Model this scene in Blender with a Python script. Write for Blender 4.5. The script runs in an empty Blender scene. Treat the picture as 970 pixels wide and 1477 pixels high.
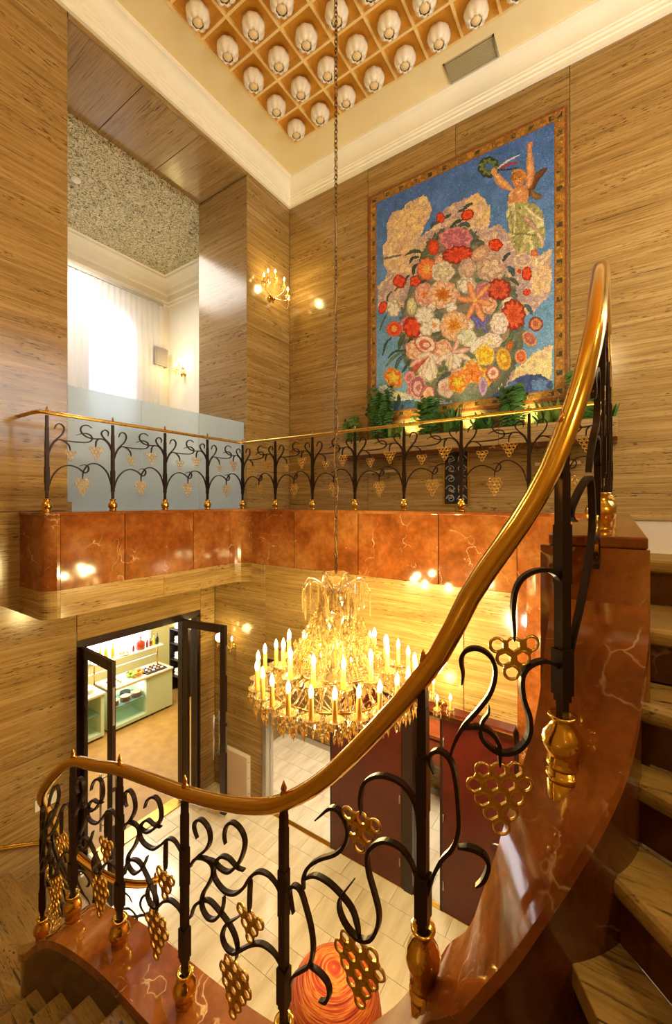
import bpy, bmesh, math, random, json
import numpy as np
from mathutils import Vector, Matrix
PI = math.pi
random.seed(7)
SC = bpy.context.scene
COL = SC.collection
EYE = 4.30                      # eye height above the lower hall floor (metres)

# ------------------------------------------------------------------ camera, world, light, exposure
cam_d = bpy.data.cameras.new('camera')
cam = bpy.data.objects.new('camera', cam_d); COL.objects.link(cam)
cam_d.sensor_fit = 'HORIZONTAL'; cam_d.sensor_width = 36.0
cam_d.lens = 36.0 * 600.0 / 970.0
cam_d.shift_y = -14.5 / 970.0
cam_d.clip_start = 0.05
cam.location = (0, 0, EYE)
cam.rotation_euler = (PI / 2, 0, math.atan2(0.5612, 0.8288))
SC.camera = cam
SC.view_settings.view_transform = 'Standard'
SC.view_settings.look = 'None'
SC.view_settings.gamma = 1.0
SC.view_settings.use_curve_mapping = False
SC.view_settings.exposure = 0.30
W = bpy.data.worlds.new('world'); SC.world = W; W.use_nodes = True
bgn = W.node_tree.nodes['Background']
bgn.inputs[0].default_value = (0.86, 0.93, 1.0, 1); bgn.inputs[1].default_value = 1.2

def lamp(name, kind, loc, energy, color, size=0.1, rot=None, size_y=None, spot=None):
    d = bpy.data.lights.new(name, kind); d.energy = energy; d.color = color
    if kind == 'AREA':
        d.size = size
        if size_y: d.shape = 'RECTANGLE'; d.size_y = size_y
    else:
        d.shadow_soft_size = size
    if kind == 'SPOT' and spot: d.spot_size = spot; d.spot_blend = 0.8
    o = bpy.data.objects.new(name, d); o.location = loc
    if rot: o.rotation_euler = rot
    COL.objects.link(o); return o
WARM = (1.0, 0.79, 0.31)
DAY = (0.92, 0.96, 1.0)
CH = (-1.91, 2.82)              # chandelier axis in plan
# chandelier: lamps standing among its own candles
for k in range(10):
    a = 2 * PI * k / 10 + 0.06
    lamp('chandelier_glow', 'POINT', (CH[0] + .52 * math.cos(a), CH[1] + .52 * math.sin(a), EYE - 1.08), 17, WARM, .03)
lamp('chandelier_glow', 'POINT', (CH[0], CH[1], EYE - 1.86), 60, WARM, .04)
# daylight through the two upper windows, the buffet room and the passage behind the lower wall
lamp('daylight_left_window', 'AREA', (-10.7, 4.8, EYE + 3.4), 42, DAY, 2.4, (0, -PI / 2, 0), 3.2)
lamp('daylight_right_window', 'AREA', (2.55, 4.5, EYE + 2.7), 110, (1, .95, .86), 2.2, (0, PI / 2, 0), 2.6)
lamp('upper_room_lamp', 'AREA', (-7.8, 3.6, EYE + 4.9), 100, (1, .95, .86), 1.8)
lamp('buffet_room_lamp', 'AREA', (-7.6, 4.2, 2.93), 130, (1, .93, .78), 1.6)
lamp('counter_strip_light', 'AREA', (-8.0, 4.4, .755), 5, (.94, .98, 1), .25, None, .6)
lamp('passage_lamp', 'AREA', (-3.0, 5.2, 3.25), 110, (1, .9, .72), 1.6)
lamp('stair_fill', 'POINT', (1.6, .4, EYE + 1.3), 52, WARM, .05)  # added point light without a fixture, lifts the dark risers and treads
for p_ in ((2.0, 1.4, EYE + 3.6), (2.0, 3.0, EYE + 3.6), (-.2, -.8, EYE + 3.6), (-3.6, -.8, EYE + 3.6)): lamp('upper_wall_fill', 'POINT', p_, 62, (1, .83, .46), .05)  # added warm fill points near the out-of-view walls, no sconces there
lamp('hall_fill', 'POINT', (-1.0, 3.2, 2.9), 60, (1, .84, .56), .06)  # added fill point in mid-air, brightens the lower hall floor

# ------------------------------------------------------------------ mesh helper
class MB:
    def __init__(s): s.v = []; s.f = []; s.sm = []
    def add(s, vs, fs, smooth=False):
        n = len(s.v); s.v.extend([tuple(p) for p in vs]); s.f.extend([tuple(i + n for i in f) for f in fs]); s.sm.extend([smooth] * len(fs)); return s
    def box(s, x0, x1, y0, y1, z0, z1):
        v = [(x0,y0,z0),(x1,y0,z0),(x1,y1,z0),(x0,y1,z0),(x0,y0,z1),(x1,y0,z1),(x1,y1,z1),(x0,y1,z1)]
        return s.add(v, [(0,3,2,1),(4,5,6,7),(0,1,5,4),(1,2,6,5),(2,3,7,6),(3,0,4,7)])
    def obox(s, c, ux, uy, hx, hy, z0, z1):
        """box with plan axes ux, uy"""
        v = []
        for z in (z0, z1):
            for a, b in ((-1,-1),(1,-1),(1,1),(-1,1)):
                v.append((c[0]+ux[0]*hx*a+uy[0]*hy*b, c[1]+ux[1]*hx*a+uy[1]*hy*b, z))
        return s.add(v, [(0,3,2,1),(4,5,6,7),(0,1,5,4),(1,2,6,5),(2,3,7,6),(3,0,4,7)])
    def prism(s, poly, z0, z1):
        n = len(poly)
        ar = sum(poly[i][0]*poly[(i+1)%n][1]-poly[(i+1)%n][0]*poly[i][1] for i in range(n))
        if ar < 0: poly = poly[::-1]
        v = [(p[0],p[1],z0) for p in poly] + [(p[0],p[1],z1) for p in poly]
        f = [tuple(range(n))[::-1], tuple(range(n, 2*n))] + [(i,(i+1)%n,n+(i+1)%n,n+i) for i in range(n)]
        return s.add(v, f)
    def lathe(s, prof, c, n=16, lobes=0, amp=0, smooth=True, cap=True):
        v = []; f = []; m = len(prof)
        for r, z in prof:
            for k in range(n):
                a = 2*PI*k/n; q = r*(1+amp*abs(math.cos(lobes*a/2))) if lobes else r
                v.append((c[0]+q*math.cos(a), c[1]+q*math.sin(a), c[2]+z))
        for i in range(m-1):
            for k in range(n):
                f.append((i*n+k, i*n+(k+1)%n, (i+1)*n+(k+1)%n, (i+1)*n+k))
        if cap:
            f.append(tuple(range(n))[::-1]); f.append(tuple((m-1)*n+k for k in range(n)))
        return s.add(v, f, smooth)
    def tube(s, pts, r, n=8, smooth=True, closed=False):
        pts = [Vector(p) for p in pts]; m = len(pts)
        R = r if callable(r) else (lambda t: r)
        v = []; f = []; up = None
        for i, p in enumerate(pts):
            if closed: t = (pts[(i+1)%m]-pts[i-1])
            else: t = pts[min(i+1,m-1)]-pts[max(i-1,0)]
            t = t.normalized() if t.length > 1e-9 else Vector((0,0,1))
            if up is None:
                up = Vector((0,0,1)) if abs(t.z) < .9 else Vector((1,0,0))
            b = t.cross(up)
            if b.length < 1e-6: b = t.cross(Vector((1,.3,.2)))
            b.normalize(); up = b.cross(t).normalized()
            q = R(i/(m-1) if m > 1 else 0)
            for k in range(n):
                a = 2*PI*k/n; v.append(p + b*(q*math.cos(a)) + up*(q*math.sin(a)))
        for i in range(m if closed else m-1):
            for k in range(n):
                j = (i+1) % m
                f.append((i*n+k, i*n+(k+1)%n, j*n+(k+1)%n, j*n+k))
        if not closed:
            f.append(tuple(range(n))[::-1]); f.append(tuple((m-1)*n+k for k in range(n)))
        return s.add(v, f, smooth)
    def strip(s, pts, nors, w, t, taper=(.5,.35)):
        """flat bar: w across (along nors), t in the plane of the curve"""
        m = len(pts); v = []; f = []
        for i in range(m):
            p = Vector(pts[i]); T = (Vector(pts[min(i+1,m-1)])-Vector(pts[max(i-1,0)])); T.normalize()
            N = Vector(nors[i]); B = N.cross(T)
            if B.length < 1e-6: B = Vector((0,0,1))
            B.normalize()
            q = i/(m-1); k = min(1, taper[0]+(1-taper[0])*q*6, taper[1]+(1-taper[1])*(1-q)*5)
            tt = t*.5*k; ww = w*.5*(.75+.25*k)
            for a, b in ((1,1),(-1,1),(-1,-1),(1,-1)): v.append(p+N*(ww*a)+B*(tt*b))
        for i in range(m-1):
            for k in range(4): f.append((i*4+k, i*4+(k+1)%4, i*4+4+(k+1)%4, i*4+4+k))
        f.append((3,2,1,0)); f.append(tuple((m-1)*4+k for k in range(4)))
        return s.add(v, f)
    def ring(s, c, u, w, nrm, ro, ri, h, n=14):
        """flat annulus: axes u, w in plane; nrm thickness"""
        c=Vector(c);u=Vector(u);w=Vector(w);nrm=Vector(nrm); v=[];f=[]
        for k in range(n):
            a=2*PI*k/n; d=u*math.cos(a)+w*math.sin(a)
            rm=(ro+ri)/2
            v += [c+d*ro, c+d*rm+nrm*(h/2), c+d*ri, c+d*rm-nrm*(h/2)]
        for k in range(n):
            j=(k+1)%n
            for q in range(4): f.append((k*4+q, j*4+q, j*4+(q+1)%4, k*4+(q+1)%4))
        return s.add(v,f,True)
    def sphere(s, c, r, n=12, m=8, sz=1.0):
        prof=[(max(1e-4,r*math.sin(PI*i/m)), -r*sz*math.cos(PI*i/m)) for i in range(m+1)]
        return s.lathe(prof, c, n, cap=False)
    def octa(s, c, rx, rz, zc=.35):
        x,y,z=c; return s.add([(x,y,z+rz*zc*2),(x+rx,y,z),(x,y+rx,z),(x-rx,y,z),(x,y-rx,z),(x,y,z-rz*(1-zc)*2)],[(0,1,2),(0,2,3),(0,3,4),(0,4,1),(5,2,1),(5,3,2),(5,4,3),(5,1,4)])

ROOT = {}
def world_loc(o):
    p = Vector((0,0,0))
    while o is not None: p += o.location; o = o.parent
    return p
def mesh_from(mb, name, mat, origin=(0,0,0)):
    me = bpy.data.meshes.new(name); ox, oy, oz = origin
    me.from_pydata([(a-ox,b-oy,c-oz) for a,b,c in mb.v], [], mb.f)
    me.polygons.foreach_set('use_smooth', mb.sm)
    if isinstance(mat, (list,tuple)):
        for q in mat: me.materials.append(q)
    elif mat: me.materials.append(mat)
    me.update(); return me
def obj(name, mb, mat, parent=None, origin=None):
    if origin is None: origin = world_loc(parent) if parent else (0,0,0)
    me = mesh_from(mb, name, mat, origin)
    o = bpy.data.objects.new(name, me); COL.objects.link(o)
    if parent: o.parent = parent; o.location = Vector(origin)-world_loc(parent)
    else: o.location = origin
    return o
def tag(o, label=None, cat=None, group=None, kind=None):
    if label: o['label'] = label
    if cat: o['category'] = cat
    if group: o['group'] = group
    if kind: o['kind'] = kind
    return o
def thing(name, label, cat, loc=(0,0,0), group=None, rz=0):
    o = bpy.data.objects.new(name, None); COL.objects.link(o); o.location = loc; o.rotation_euler = (0,0,rz); o.empty_display_size=.1
    return tag(o, label, cat, group)
def local(name, mb, mat, parent, loc=(0,0,0), rot=(0,0,0), scale=(1,1,1)):
    """part whose mesh is already in the thing's own axes"""
    o = bpy.data.objects.new(name, mesh_from(mb, name, mat)); COL.objects.link(o); o.parent = parent
    o.location = loc; o.rotation_euler = rot; o.scale = scale; return o
def inst(name, me, parent, loc=(0,0,0), rot=(0,0,0), scale=(1,1,1)):
    o = bpy.data.objects.new(name, me); COL.objects.link(o); o.parent = parent
    o.location = loc; o.rotation_euler = rot; o.scale = scale; return o
def copy_tree(o, parent=None):
    c = o.copy(); COL.objects.link(c)
    c.parent = parent
    for ch in list(o.children): copy_tree(ch, c)
    return c
def struct(name, mb, mat): return tag(obj(name, mb, mat), kind='structure')
def sempty(name):
    o = bpy.data.objects.new(name, None); COL.objects.link(o); o['kind']='structure'; return o
def bevel(o, w, seg=2):
    m = o.modifiers.new('bevel','BEVEL'); m.width = w; m.segments = seg; m.limit_method='ANGLE'; return o
def catmull(pts, k=4):
    P=[Vector(p) for p in pts]; out=[]
    for i in range(len(P)-1):
        a=P[max(i-1,0)];b=P[i];c=P[i+1];d=P[min(i+2,len(P)-1)]
        for j in range(k):
            t=j/k; out.append(.5*((2*b)+(c-a)*t+(2*a-5*b+4*c-d)*t*t+(3*b-a-3*c+d)*t**3))
    out.append(P[-1]); return out

# ------------------------------------------------------------------ materials
def s2l(c): return tuple(((x/255)/12.92 if x/255<=.04045 else ((x/255+.055)/1.055)**2.4) for x in c)+(1,)
def pmat(name, col, rough=.5, metal=0, spec=.5, **kw):
    m=bpy.data.materials.new(name); m.use_nodes=True; b=m.node_tree.nodes['Principled BSDF']
    b.inputs['Base Color'].default_value = s2l(col); b.inputs['Roughness'].default_value=rough; b.inputs['Metallic'].default_value=metal
    b.inputs['Specular IOR Level'].default_value=spec
    for k,v in kw.items(): b.inputs[k.replace('_',' ')].default_value=v
    return m
class NT:
    def __init__(s,m): s.t=m.node_tree; s.n=s.t.nodes; s.l=s.t.links; s.b=s.n['Principled BSDF']
    def new(s,k,**kw):
        x=s.n.new(k)
        for a,v in kw.items(): setattr(x,a,v)
        return x
    def pos(s, scale=(1,1,1), rot=(0,0,0), rand=0.0, obj=False):
        mp=s.new('ShaderNodeMapping'); mp.inputs['Scale'].default_value=scale; mp.inputs['Rotation'].default_value=rot
        if obj: s.l.new(s.new('ShaderNodeTexCoord').outputs['Object'], mp.inputs['Vector'])
        else: s.l.new(s.new('ShaderNodeNewGeometry').outputs['Position'], mp.inputs['Vector'])
        if rand:
            oi=s.new('ShaderNodeObjectInfo'); ml=s.new('ShaderNodeMath',operation='MULTIPLY'); ml.inputs[1].default_value=rand
            s.l.new(oi.outputs['Random'],ml.inputs[0]); s.l.new(ml.outputs[0],mp.inputs['Location'])
        return mp.outputs[0]
    def noise(s, vec, scale, detail=4, rough=.55, dist=0):
        n=s.new('ShaderNodeTexNoise'); n.inputs['Scale'].default_value=scale; n.inputs['Detail'].default_value=detail; n.inputs['Roughness'].default_value=rough; n.inputs['Distortion'].default_value=dist
        s.l.new(vec,n.inputs['Vector']); return n.outputs['Fac']
    def ramp(s, fac, stops):
        r=s.new('ShaderNodeValToRGB'); e=r.color_ramp.elements
        while len(e)<len(stops): e.new(.5)
        for k,(p,c) in enumerate(stops): e[k].position=p; e[k].color=s2l(c) if max(c)>1.01 else tuple(c)+(1,)
        s.l.new(fac,r.inputs[0]); return r.outputs[0]
    def mix(s, fac, a, b, mode='MIX'):
        m=s.new('ShaderNodeMix',data_type='RGBA',blend_type=mode)
        for sock,v in ((m.inputs[0],fac),(m.inputs[6],a),(m.inputs[7],b)):
            if isinstance(v,(int,float)): sock.default_value=v
            elif isinstance(v,tuple): sock.default_value=v
            else: s.l.new(v,sock)
        return m.outputs[2]
    def bump(s, h, k=.2, d=.01):
        b=s.new('ShaderNodeBump'); b.inputs['Strength'].default_value=k; b.inputs['Distance'].default_value=d; s.l.new(h,b.inputs['Height']); s.l.new(b.outputs[0],s.b.inputs['Normal'])
    def col(s,c): s.l.new(c,s.b.inputs['Base Color'])

def travertine(name, dark, mid, light, rot=(0,0,0), rough=.16, S=(.22,.22,7.5), F=(.8,.8,86), Pt=(10,10,80)):
    m=pmat(name, mid, rough, spec=.45); t=NT(m)
    p=t.pos(S,rot,rand=9.0)
    a=t.noise(p,1.6,9,.76,1.4); b=t.noise(t.pos(F,rot,rand=5.0),1.0,7,.75,.5)
    c1=t.ramp(a,[(.16,dark),(.48,mid),(.80,light)])
    c2=t.ramp(b,[(.30,(.42,.36,.27)),(.44,(.80,.76,.69)),(.55,(1.0,.98,.94)),(.66,(1.38,1.34,1.24))])
    c=t.mix(1.0,c1,c2,'MULTIPLY')
    pit=t.noise(t.pos(Pt,rot,rand=3.0),1.0,3,.6)
    pr=t.ramp(pit,[(.37,(1,1,1)),(.42,(0,0,0))])
    ms=t.ramp(t.noise(t.pos((.7,.7,4.5),rot,rand=2.0),1.3,4,.6),[(.46,(0,0,0)),(.62,(1,1,1))]); pr=t.mix(1.0,pr,ms,'MULTIPLY')
    c=t.mix(pr,c,s2l((58,38,18)))
    t.col(c); t.bump(pit,.12,.004)
    return m
TRAV=travertine('travertine',(100,76,38),(166,134,80),(214,184,126))
TRAV_V=travertine('travertine_jamb',(120,94,56),(170,142,96),(204,178,130),rough=.2)
TRAV_S=travertine('travertine_soffit',(118,88,48),(168,136,86),(200,170,118),rough=.2,S=(.22,7.5,.22),F=(1.3,80,1.3),Pt=(3.2,56,3.2))
TREAD=travertine('tread_stone',(120,94,48),(152,122,68),(180,150,94),rough=.28,S=(1.0,6,6),F=(2,30,30),Pt=(20,60,60))
def marble(name, base, dark, light, vein, rough=.07):
    m=pmat(name, base, rough, spec=.5); t=NT(m)
    p=t.pos((1,1,1),(0.3,0.5,0.2),rand=11.0)
    a=t.noise(p,1.5,7,.60,.5); c=t.ramp(a,[(.28,dark),(.48,base),(.70,light)])
    b=t.noise(p,14.0,6,.7,.3); c=t.mix(.45,c,t.ramp(b,[(.3,(.70,.62,.56)),(.62,(1.1,1.07,1.03))]),'MULTIPLY')
    # warped thin veins, broken up by a second noise
    w=t.new('ShaderNodeTexNoise'); w.inputs['Scale'].default_value=1.7; w.inputs['Detail'].default_value=5; t.l.new(p,w.inputs['Vector'])
    ad=t.new('ShaderNodeVectorMath',operation='MULTIPLY_ADD'); ad.inputs[1].default_value=(1.1,1.1,1.1); t.l.new(w.outputs['Color'],ad.inputs[0]); t.l.new(p,ad.inputs[2])
    vo=t.new('ShaderNodeTexVoronoi',feature='DISTANCE_TO_EDGE'); vo.inputs['Scale'].default_value=2.1; t.l.new(ad.outputs[0],vo.inputs['Vector'])
    v=t.ramp(vo.outputs['Distance'],[(0.0,(1,1,1)),(.012,(0,0,0))])
    br=t.ramp(t.noise(p,2.6,4,.6),[(.50,(0,0,0)),(.66,(1,1,1))])
    vm=t.mix(1.0,v,br,'MULTIPLY')
    fl=t.ramp(t.noise(p,9,7,.75,1.6),[(.66,(0,0,0)),(.73,(.7,.7,.7))])
    vm=t.mix(1.0,vm,fl,'ADD')
    t.col(t.mix(vm,c,s2l(vein))); return m
MARBLE=marble('red_marble',(158,88,38),(112,60,24),(194,132,70),(222,190,146),.08)
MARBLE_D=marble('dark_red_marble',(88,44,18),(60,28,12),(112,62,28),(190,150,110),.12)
def grainy(name, c1, c2, scale, rough=.4, **kw):
    m=pmat(name,c1,rough,**kw); t=NT(m); t.col(t.ramp(t.noise(t.pos(rand=6.0),scale,5,.6),[(.35,c1),(.65,c2)])); return m
def metal(name, col, rough, vary=.12):
    m=pmat(name,col,rough,1.0); t=NT(m); n=t.noise(t.pos(),14,4,.6)
    mr=t.new('ShaderNodeMapRange'); mr.inputs[3].default_value=max(.03,rough-vary*.5); mr.inputs[4].default_value=rough+vary; t.l.new(n,mr.inputs[0]); t.l.new(mr.outputs[0],t.b.inputs['Roughness']); return m
BRASS=metal('polished_brass',(220,178,80),.15,.06)
BRASS_R=metal('satin_brass',(208,168,82),.26)
COPPER=metal('bronze_brass',(176,124,62),.22)
CHAINM=metal('aged_chain',(120,98,66),.4)
IRON=pmat('wrought_iron',(50,36,28),.36,.75)
def floor_tile():
    m=pmat('floor_tile',(222,210,180),.13,spec=.5); t=NT(m)
    a=t.noise(t.pos((2.2,.35,1),(0,0,.0),rand=14.0),3.2,6,.6,.3)
    c=t.ramp(a,[(.3,(204,186,154)),(.5,(224,212,182)),(.7,(236,226,202))]); t.col(c); return m
TILE=floor_tile()
PLASTER=grainy('cream_plaster',(236,218,172),(240,224,182),3,.6)
CORNICE=grainy('cornice_plaster',(244,240,228),(248,244,234),3,.5)
WHITEP=grainy('white_plaster',(240,232,216),(246,238,224),2,.7)
ORANGE=grainy('ochre_coffer',(206,144,38),(214,152,46),5,.55)
RIB=grainy('coffer_rib',(236,200,130),(244,214,150),8,.5)
SHELLM=pmat('white_glass_shade',(236,226,210),.3,Subsurface_Weight=.0)
BULBOFF=pmat('unlit_bulb',(232,206,160),.3)
def emit(name, col, k):
    m=bpy.data.materials.new(name); m.use_nodes=True; b=m.node_tree.nodes['Principled BSDF']
    b.inputs['Base Color'].default_value=s2l(col); b.inputs['Emission Color'].default_value=s2l(col); b.inputs['Emission Strength'].default_value=k; return m
FLAME=emit('candle_bulb',(255,214,140),16.0)
SCFLAME=emit('sconce_bulb',(255,220,150),18.0)
CANDLE=pmat('candle_sleeve',(214,158,70),.45)
CRYSTAL=pmat('crystal',(255,232,172),.03,Transmission_Weight=.9,IOR=1.55,spec=.9)
GLASSARM=pmat('clear_glass',(255,230,170),.05,Transmission_Weight=.88,IOR=1.5,spec=.9)
GLASS=pmat('door_glass',(255,255,255),.0,Transmission_Weight=1.0,IOR=1.05,spec=.25)
FROST=bpy.data.materials.new('frosted_glass'); FROST.use_nodes=True
def frost(m):
    n=m.node_tree; b=n.nodes['Principled BSDF']; b.inputs['Base Color'].default_value=(.80,.90,.93,1); b.inputs['Roughness'].default_value=.3; b.inputs['Transmission Weight'].default_value=.9; b.inputs['IOR'].default_value=1.2
    tl=n.nodes.new('ShaderNodeBsdfTranslucent'); tl.inputs[0].default_value=(.86,.94,.97,1); mx=n.nodes.new('ShaderNodeMixShader'); mx.inputs[0].default_value=.36
    n.links.new(b.outputs[0],mx.inputs[1]); n.links.new(tl.outputs[0],mx.inputs[2]); n.links.new(mx.outputs[0],n.nodes['Material Output'].inputs[0])
frost(FROST)
DARKWOOD=grainy('dark_door_wood',(34,18,14),(46,24,18),9,.35)
MAROON=grainy('maroon_wood',(74,22,14),(92,28,16),4,.3)
LACQ=grainy('orange_lacquer_wood',(150,70,28),(176,88,38),7,.3)
STEEL=metal('steel',(196,192,186),.28)
BLACK=pmat('black_paint',(22,20,20),.5)
WHITE=pmat('white_paint',(236,232,224),.5)
CERAM=pmat('white_ceramic',(240,236,228),.2)
# ------------------------------------------------------------------ setting: shell
XL, YB, XR, YF = -5.13, 6.01, 2.2, -1.0
ZC = EYE + 5.9; ZCO = EYE + 5.52          # ceiling, underside of cornice
ZCURB = EYE - .10; ZLAND = EYE - .22
def slabs(parent, name, mat, boxes, gap=.003):
    for b in boxes:
        m = MB().box(b[0]+gap*(b[1]-b[0]>.3), b[1]-gap*(b[1]-b[0]>.3), b[2]+gap*(b[3]-b[2]>.3), b[3]-gap*(b[3]-b[2]>.3), b[4]+gap, b[5]-gap)
        bevel(obj(name, m, mat, parent), .004, 1)
Y1, Y2, ZO = 2.185, 4.917, EYE + 5.46     # the tall opening in the left wall
wl = struct('wall_left', MB().box(XL-1.25, XL-.03, YF, Y1-.03, EYE, ZC).box(XL-1.25, XL-.03, Y2+.03, YB+.3, EYE, ZC).box(XL-1.2, XL-.03, YF, 2.24, 0, EYE).box(XL-.2, XL-.03, 4.03, YB+.3, 0, EYE-.3)
    .box(XL-1.2, XL-.03, YF, YB+.3, EYE-1.5, EYE-.25).box(XL-1.25, XL-.03, YF, YB+.3, ZO+.04, ZC), TRAV)
slabs(wl, 'travertine_slab', TRAV, [
    (XL-.03, XL, YF, .8, 0, EYE-.1), (XL-.03, XL, .8, 2.28, 0, EYE-.1), (XL-.03, XL, YF, .8, EYE-.1, ZCO+.1), (XL-.03, XL, .8, Y1, EYE-.1, ZCO+.1),
    (XL-.03, XL, 2.28, 3.99, 2.70, EYE-.25), (XL-.03, XL, 3.99, 4.25, 0, EYE-.25), (XL-.03, XL, Y2, YB, ZLAND, ZCO+.1),
    (XL-.03, XL, Y1, Y2, ZO, ZCO+.1)])
slabs(wl, 'travertine_jamb_slab', TRAV_V, [(XL-1.25, XL-.0, Y2, Y2+.03, ZLAND, ZO), (XL-1.25, XL, Y1-.03, Y1, ZLAND, ZO),
    ])
slabs(wl, 'travertine_soffit_slab', TRAV_S, [(XL-1.25, XL-.03, Y1, 3.1, ZO, ZO+.03), (XL-1.25, XL-.03, 3.1, 4.0, ZO, ZO+.03), (XL-1.25, XL-.03, 4.0, Y2, ZO, ZO+.03)])
wb = struct('wall_back', MB().box(XL-.3, XR+.3, YB+.03, YB+.3, 0, ZC), TRAV)
xs = [XL, -3.43, -1.96, -.50, .86, XR]
slabs(wb, 'travertine_slab', TRAV, [(xs[i], xs[i+1], YB, YB+.03, ZLAND, ZCO+.1) for i in range(5)])
slabs(wb, 'travertine_slab', TRAV, [(XL, -3.2, YB, YB+.03, 0, EYE-1), (-3.2, -1.6, YB, YB+.03, 0, EYE-1), (-1.6, 0, YB, YB+.03, 0, EYE-1), (0, XR, YB, YB+.03, 0, EYE-1)])
# right and front walls (behind the camera), each with a window opening
def wall_with_hole(name, axis, c, lo, hi, h0, h1, z0, z1, t, mat):
    m = MB()
    def bx(a, b, za, zb):
        if axis == 'x': m.box(c, c+t, a, b, za, zb)
        else: m.box(a, b, c-t, c, za, zb)
    bx(lo, h0, 0, ZC); bx(h1, hi, 0, ZC); bx(h0, h1, 0, z0); bx(h0, h1, z1, ZC)
    return struct(name, m, mat)
wall_with_hole('wall_right', 'x', XR, YF-.2, YB+.3, 3.3, 5.6, EYE+1.3, EYE+4.2, .2, TRAV)
struct('wall_front', MB().box(XL-.2, XR+.2, YF-.2, YF, 0, ZC), TRAV)
def window_frame(name, mat, a, b, axis, c, z0, z1):
    m = MB()
    w = .06
    def bx(p, q, za, zb):
        if axis == 'x': m.box(c, c+.08, p, q, za, zb)
        else: m.box(p, q, c-.08, c, za, zb)
    bx(a, a+w, z0, z1); bx(b-w, b, z0, z1); bx(a, b, z0, z0+w); bx(a, b, z1-w, z1); bx((a+b)/2-.02, (a+b)/2+.02, z0, z1)
    return struct(name, m, mat)
window_frame('window_2', WHITE, 3.3, 5.6, 'x', XR+.06, EYE+1.3, EYE+4.2)

# ceiling: plaster ring, coffers, cornice
CX0, CY1, CS, NX, NY = -4.40, 5.28, .462, 13, 12
CX1, CY0 = CX0+CS*NX, CY1-CS*NY
ce = struct('ceiling', MB().box(XL-.3, XR+.3, CY1, YB+.3, ZC, ZC+.3).box(XL-.3, XR+.3, YF-.3, CY0, ZC, ZC+.3).box(XL-.3, CX0, CY0, CY1, ZC, ZC+.3).box(CX1, XR+.3, CY0, CY1, ZC, ZC+.3)
    .box(CX0, CX1, CY0, CY1, ZC+.2, ZC+.3), PLASTER)
pan = MB(); h = CS/2-.012; q = CS/2-.055
v = [(-h,-h,0),(h,-h,0),(h,h,0),(-h,h,0),(-q,-q,.03),(q,-q,.03),(q,q,.03),(-q,q,.03)]
pan.add(v, [(0,4,5,1),(1,5,6,2),(2,6,7,3),(3,7,4,0),(4,7,6,5)])
pan_me = mesh_from(pan, 'coffer_panel', ORANGE)
for i in range(NX):
    for j in range(NY):
        inst('coffer_panel', pan_me, ce, (CX0+CS*(i+.5), CY1-CS*(j+.5), ZC+.02))
for i in range(NX+1): obj('coffer_rib', MB().box(CX0+CS*i-.016, CX0+CS*i+.016, CY0, CY1, ZC-.012, ZC+.06), RIB, ce)
for j in range(NY+1): obj('coffer_rib', MB().box(CX0, CX1, CY1-CS*j-.016, CY1-CS*j+.016, ZC-.010, ZC+.06), RIB, ce)
prof = [(0,ZCO),(.045,ZCO),(.045,ZCO+.055),(.062,ZCO+.065),(.062,ZCO+.10),(.085,ZCO+.115),(.085,ZCO+.135)]
for k in range(9):
    a = k/8*PI/2; prof.append((.10+.13*(1-math.cos(a)), ZCO+.145+.19*math.sin(a)))
prof += [(.25, ZC-.035), (.25, ZC)]
def cornice(name, corners, prof, mat):
    """sweep the profile along a rectangle's inner side; corners are (x, y, inward dx, inward dy)"""
    m = MB(); n = len(prof); v = []
    for x, y, dx, dy in corners:
        for o_, z in prof: v.append((x+dx*o_, y+dy*o_, z))
    f = []
    for c in range(len(corners)-1):
        for i in range(n-1): f.append((c*n+i, c*n+i+1, c*n+n+i+1, c*n+n+i))
    m.add(v, f); return struct(name, m, mat)
cornice('trim_1', [(XL,YF,1,1),(XL,YB,1,-1),(XR,YB,-1,-1),(XR,YF,-1,1),(XL,YF,1,1)], prof, CORNICE)
vt = thing('air_vent', 'grey slatted air vent set in the cream plaster beside the coffers', 'vent', (-1.62, 5.64, ZC))
obj('vent_frame', MB().box(-1.95,-1.29,5.45,5.47,ZC-.02,ZC+.01).box(-1.95,-1.29,5.81,5.83,ZC-.02,ZC+.01).box(-1.95,-1.93,5.45,5.83,ZC-.02,ZC+.01).box(-1.31,-1.29,5.45,5.83,ZC-.02,ZC+.01), STEEL, vt)
VENTM = pmat('vent_slat', (104,98,90), .5)
for k in range(16): obj('slat', MB().add([(-1.93,5.475+.021*k,ZC-.014),(-1.31,5.475+.021*k,ZC-.014),(-1.31,5.487+.021*k,ZC-.002),(-1.93,5.487+.021*k,ZC-.002),(-1.93,5.475+.021*k,ZC-.010),(-1.31,5.475+.021*k,ZC-.010),(-1.31,5.487+.021*k,ZC+.001),(-1.93,5.487+.021*k,ZC+.001)],[(0,3,2,1),(4,5,6,7),(0,1,5,4),(2,3,7,6),(1,2,6,5),(0,4,7,3)]), VENTM, vt)

# lower hall floor tiles (0.62 m, a 3 mm joint)
fl = struct('floor', MB().box(XL-.25, XR, YF, YB+.1, -.3, -.012), pmat('floor_joint', (150,134,104), .7))
ts = .62; tm = mesh_from(MB().box(-ts/2+.002, ts/2-.002, -ts/4+.002, ts/4-.002, -.02, 0), 'floor_tile', TILE)
for i in range(12):
    for j in range(23):
        x = XL+.31+ts*i; y = YF+.2+ts/2*j
        if x > XR-.3 or y > YB: continue
        if (y < 1.0) or (x > -.1 and y < 4.0): continue
        if j % 2 and i == 0: inst('floor_tile', tm, fl, (XL+.153, y, 0), (0,0,0), (.49,1,1))
        inst('floor_tile', tm, fl, (x+(.31 if j % 2 and x+.31 < XR-.3 else 0), y, 0))

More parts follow.
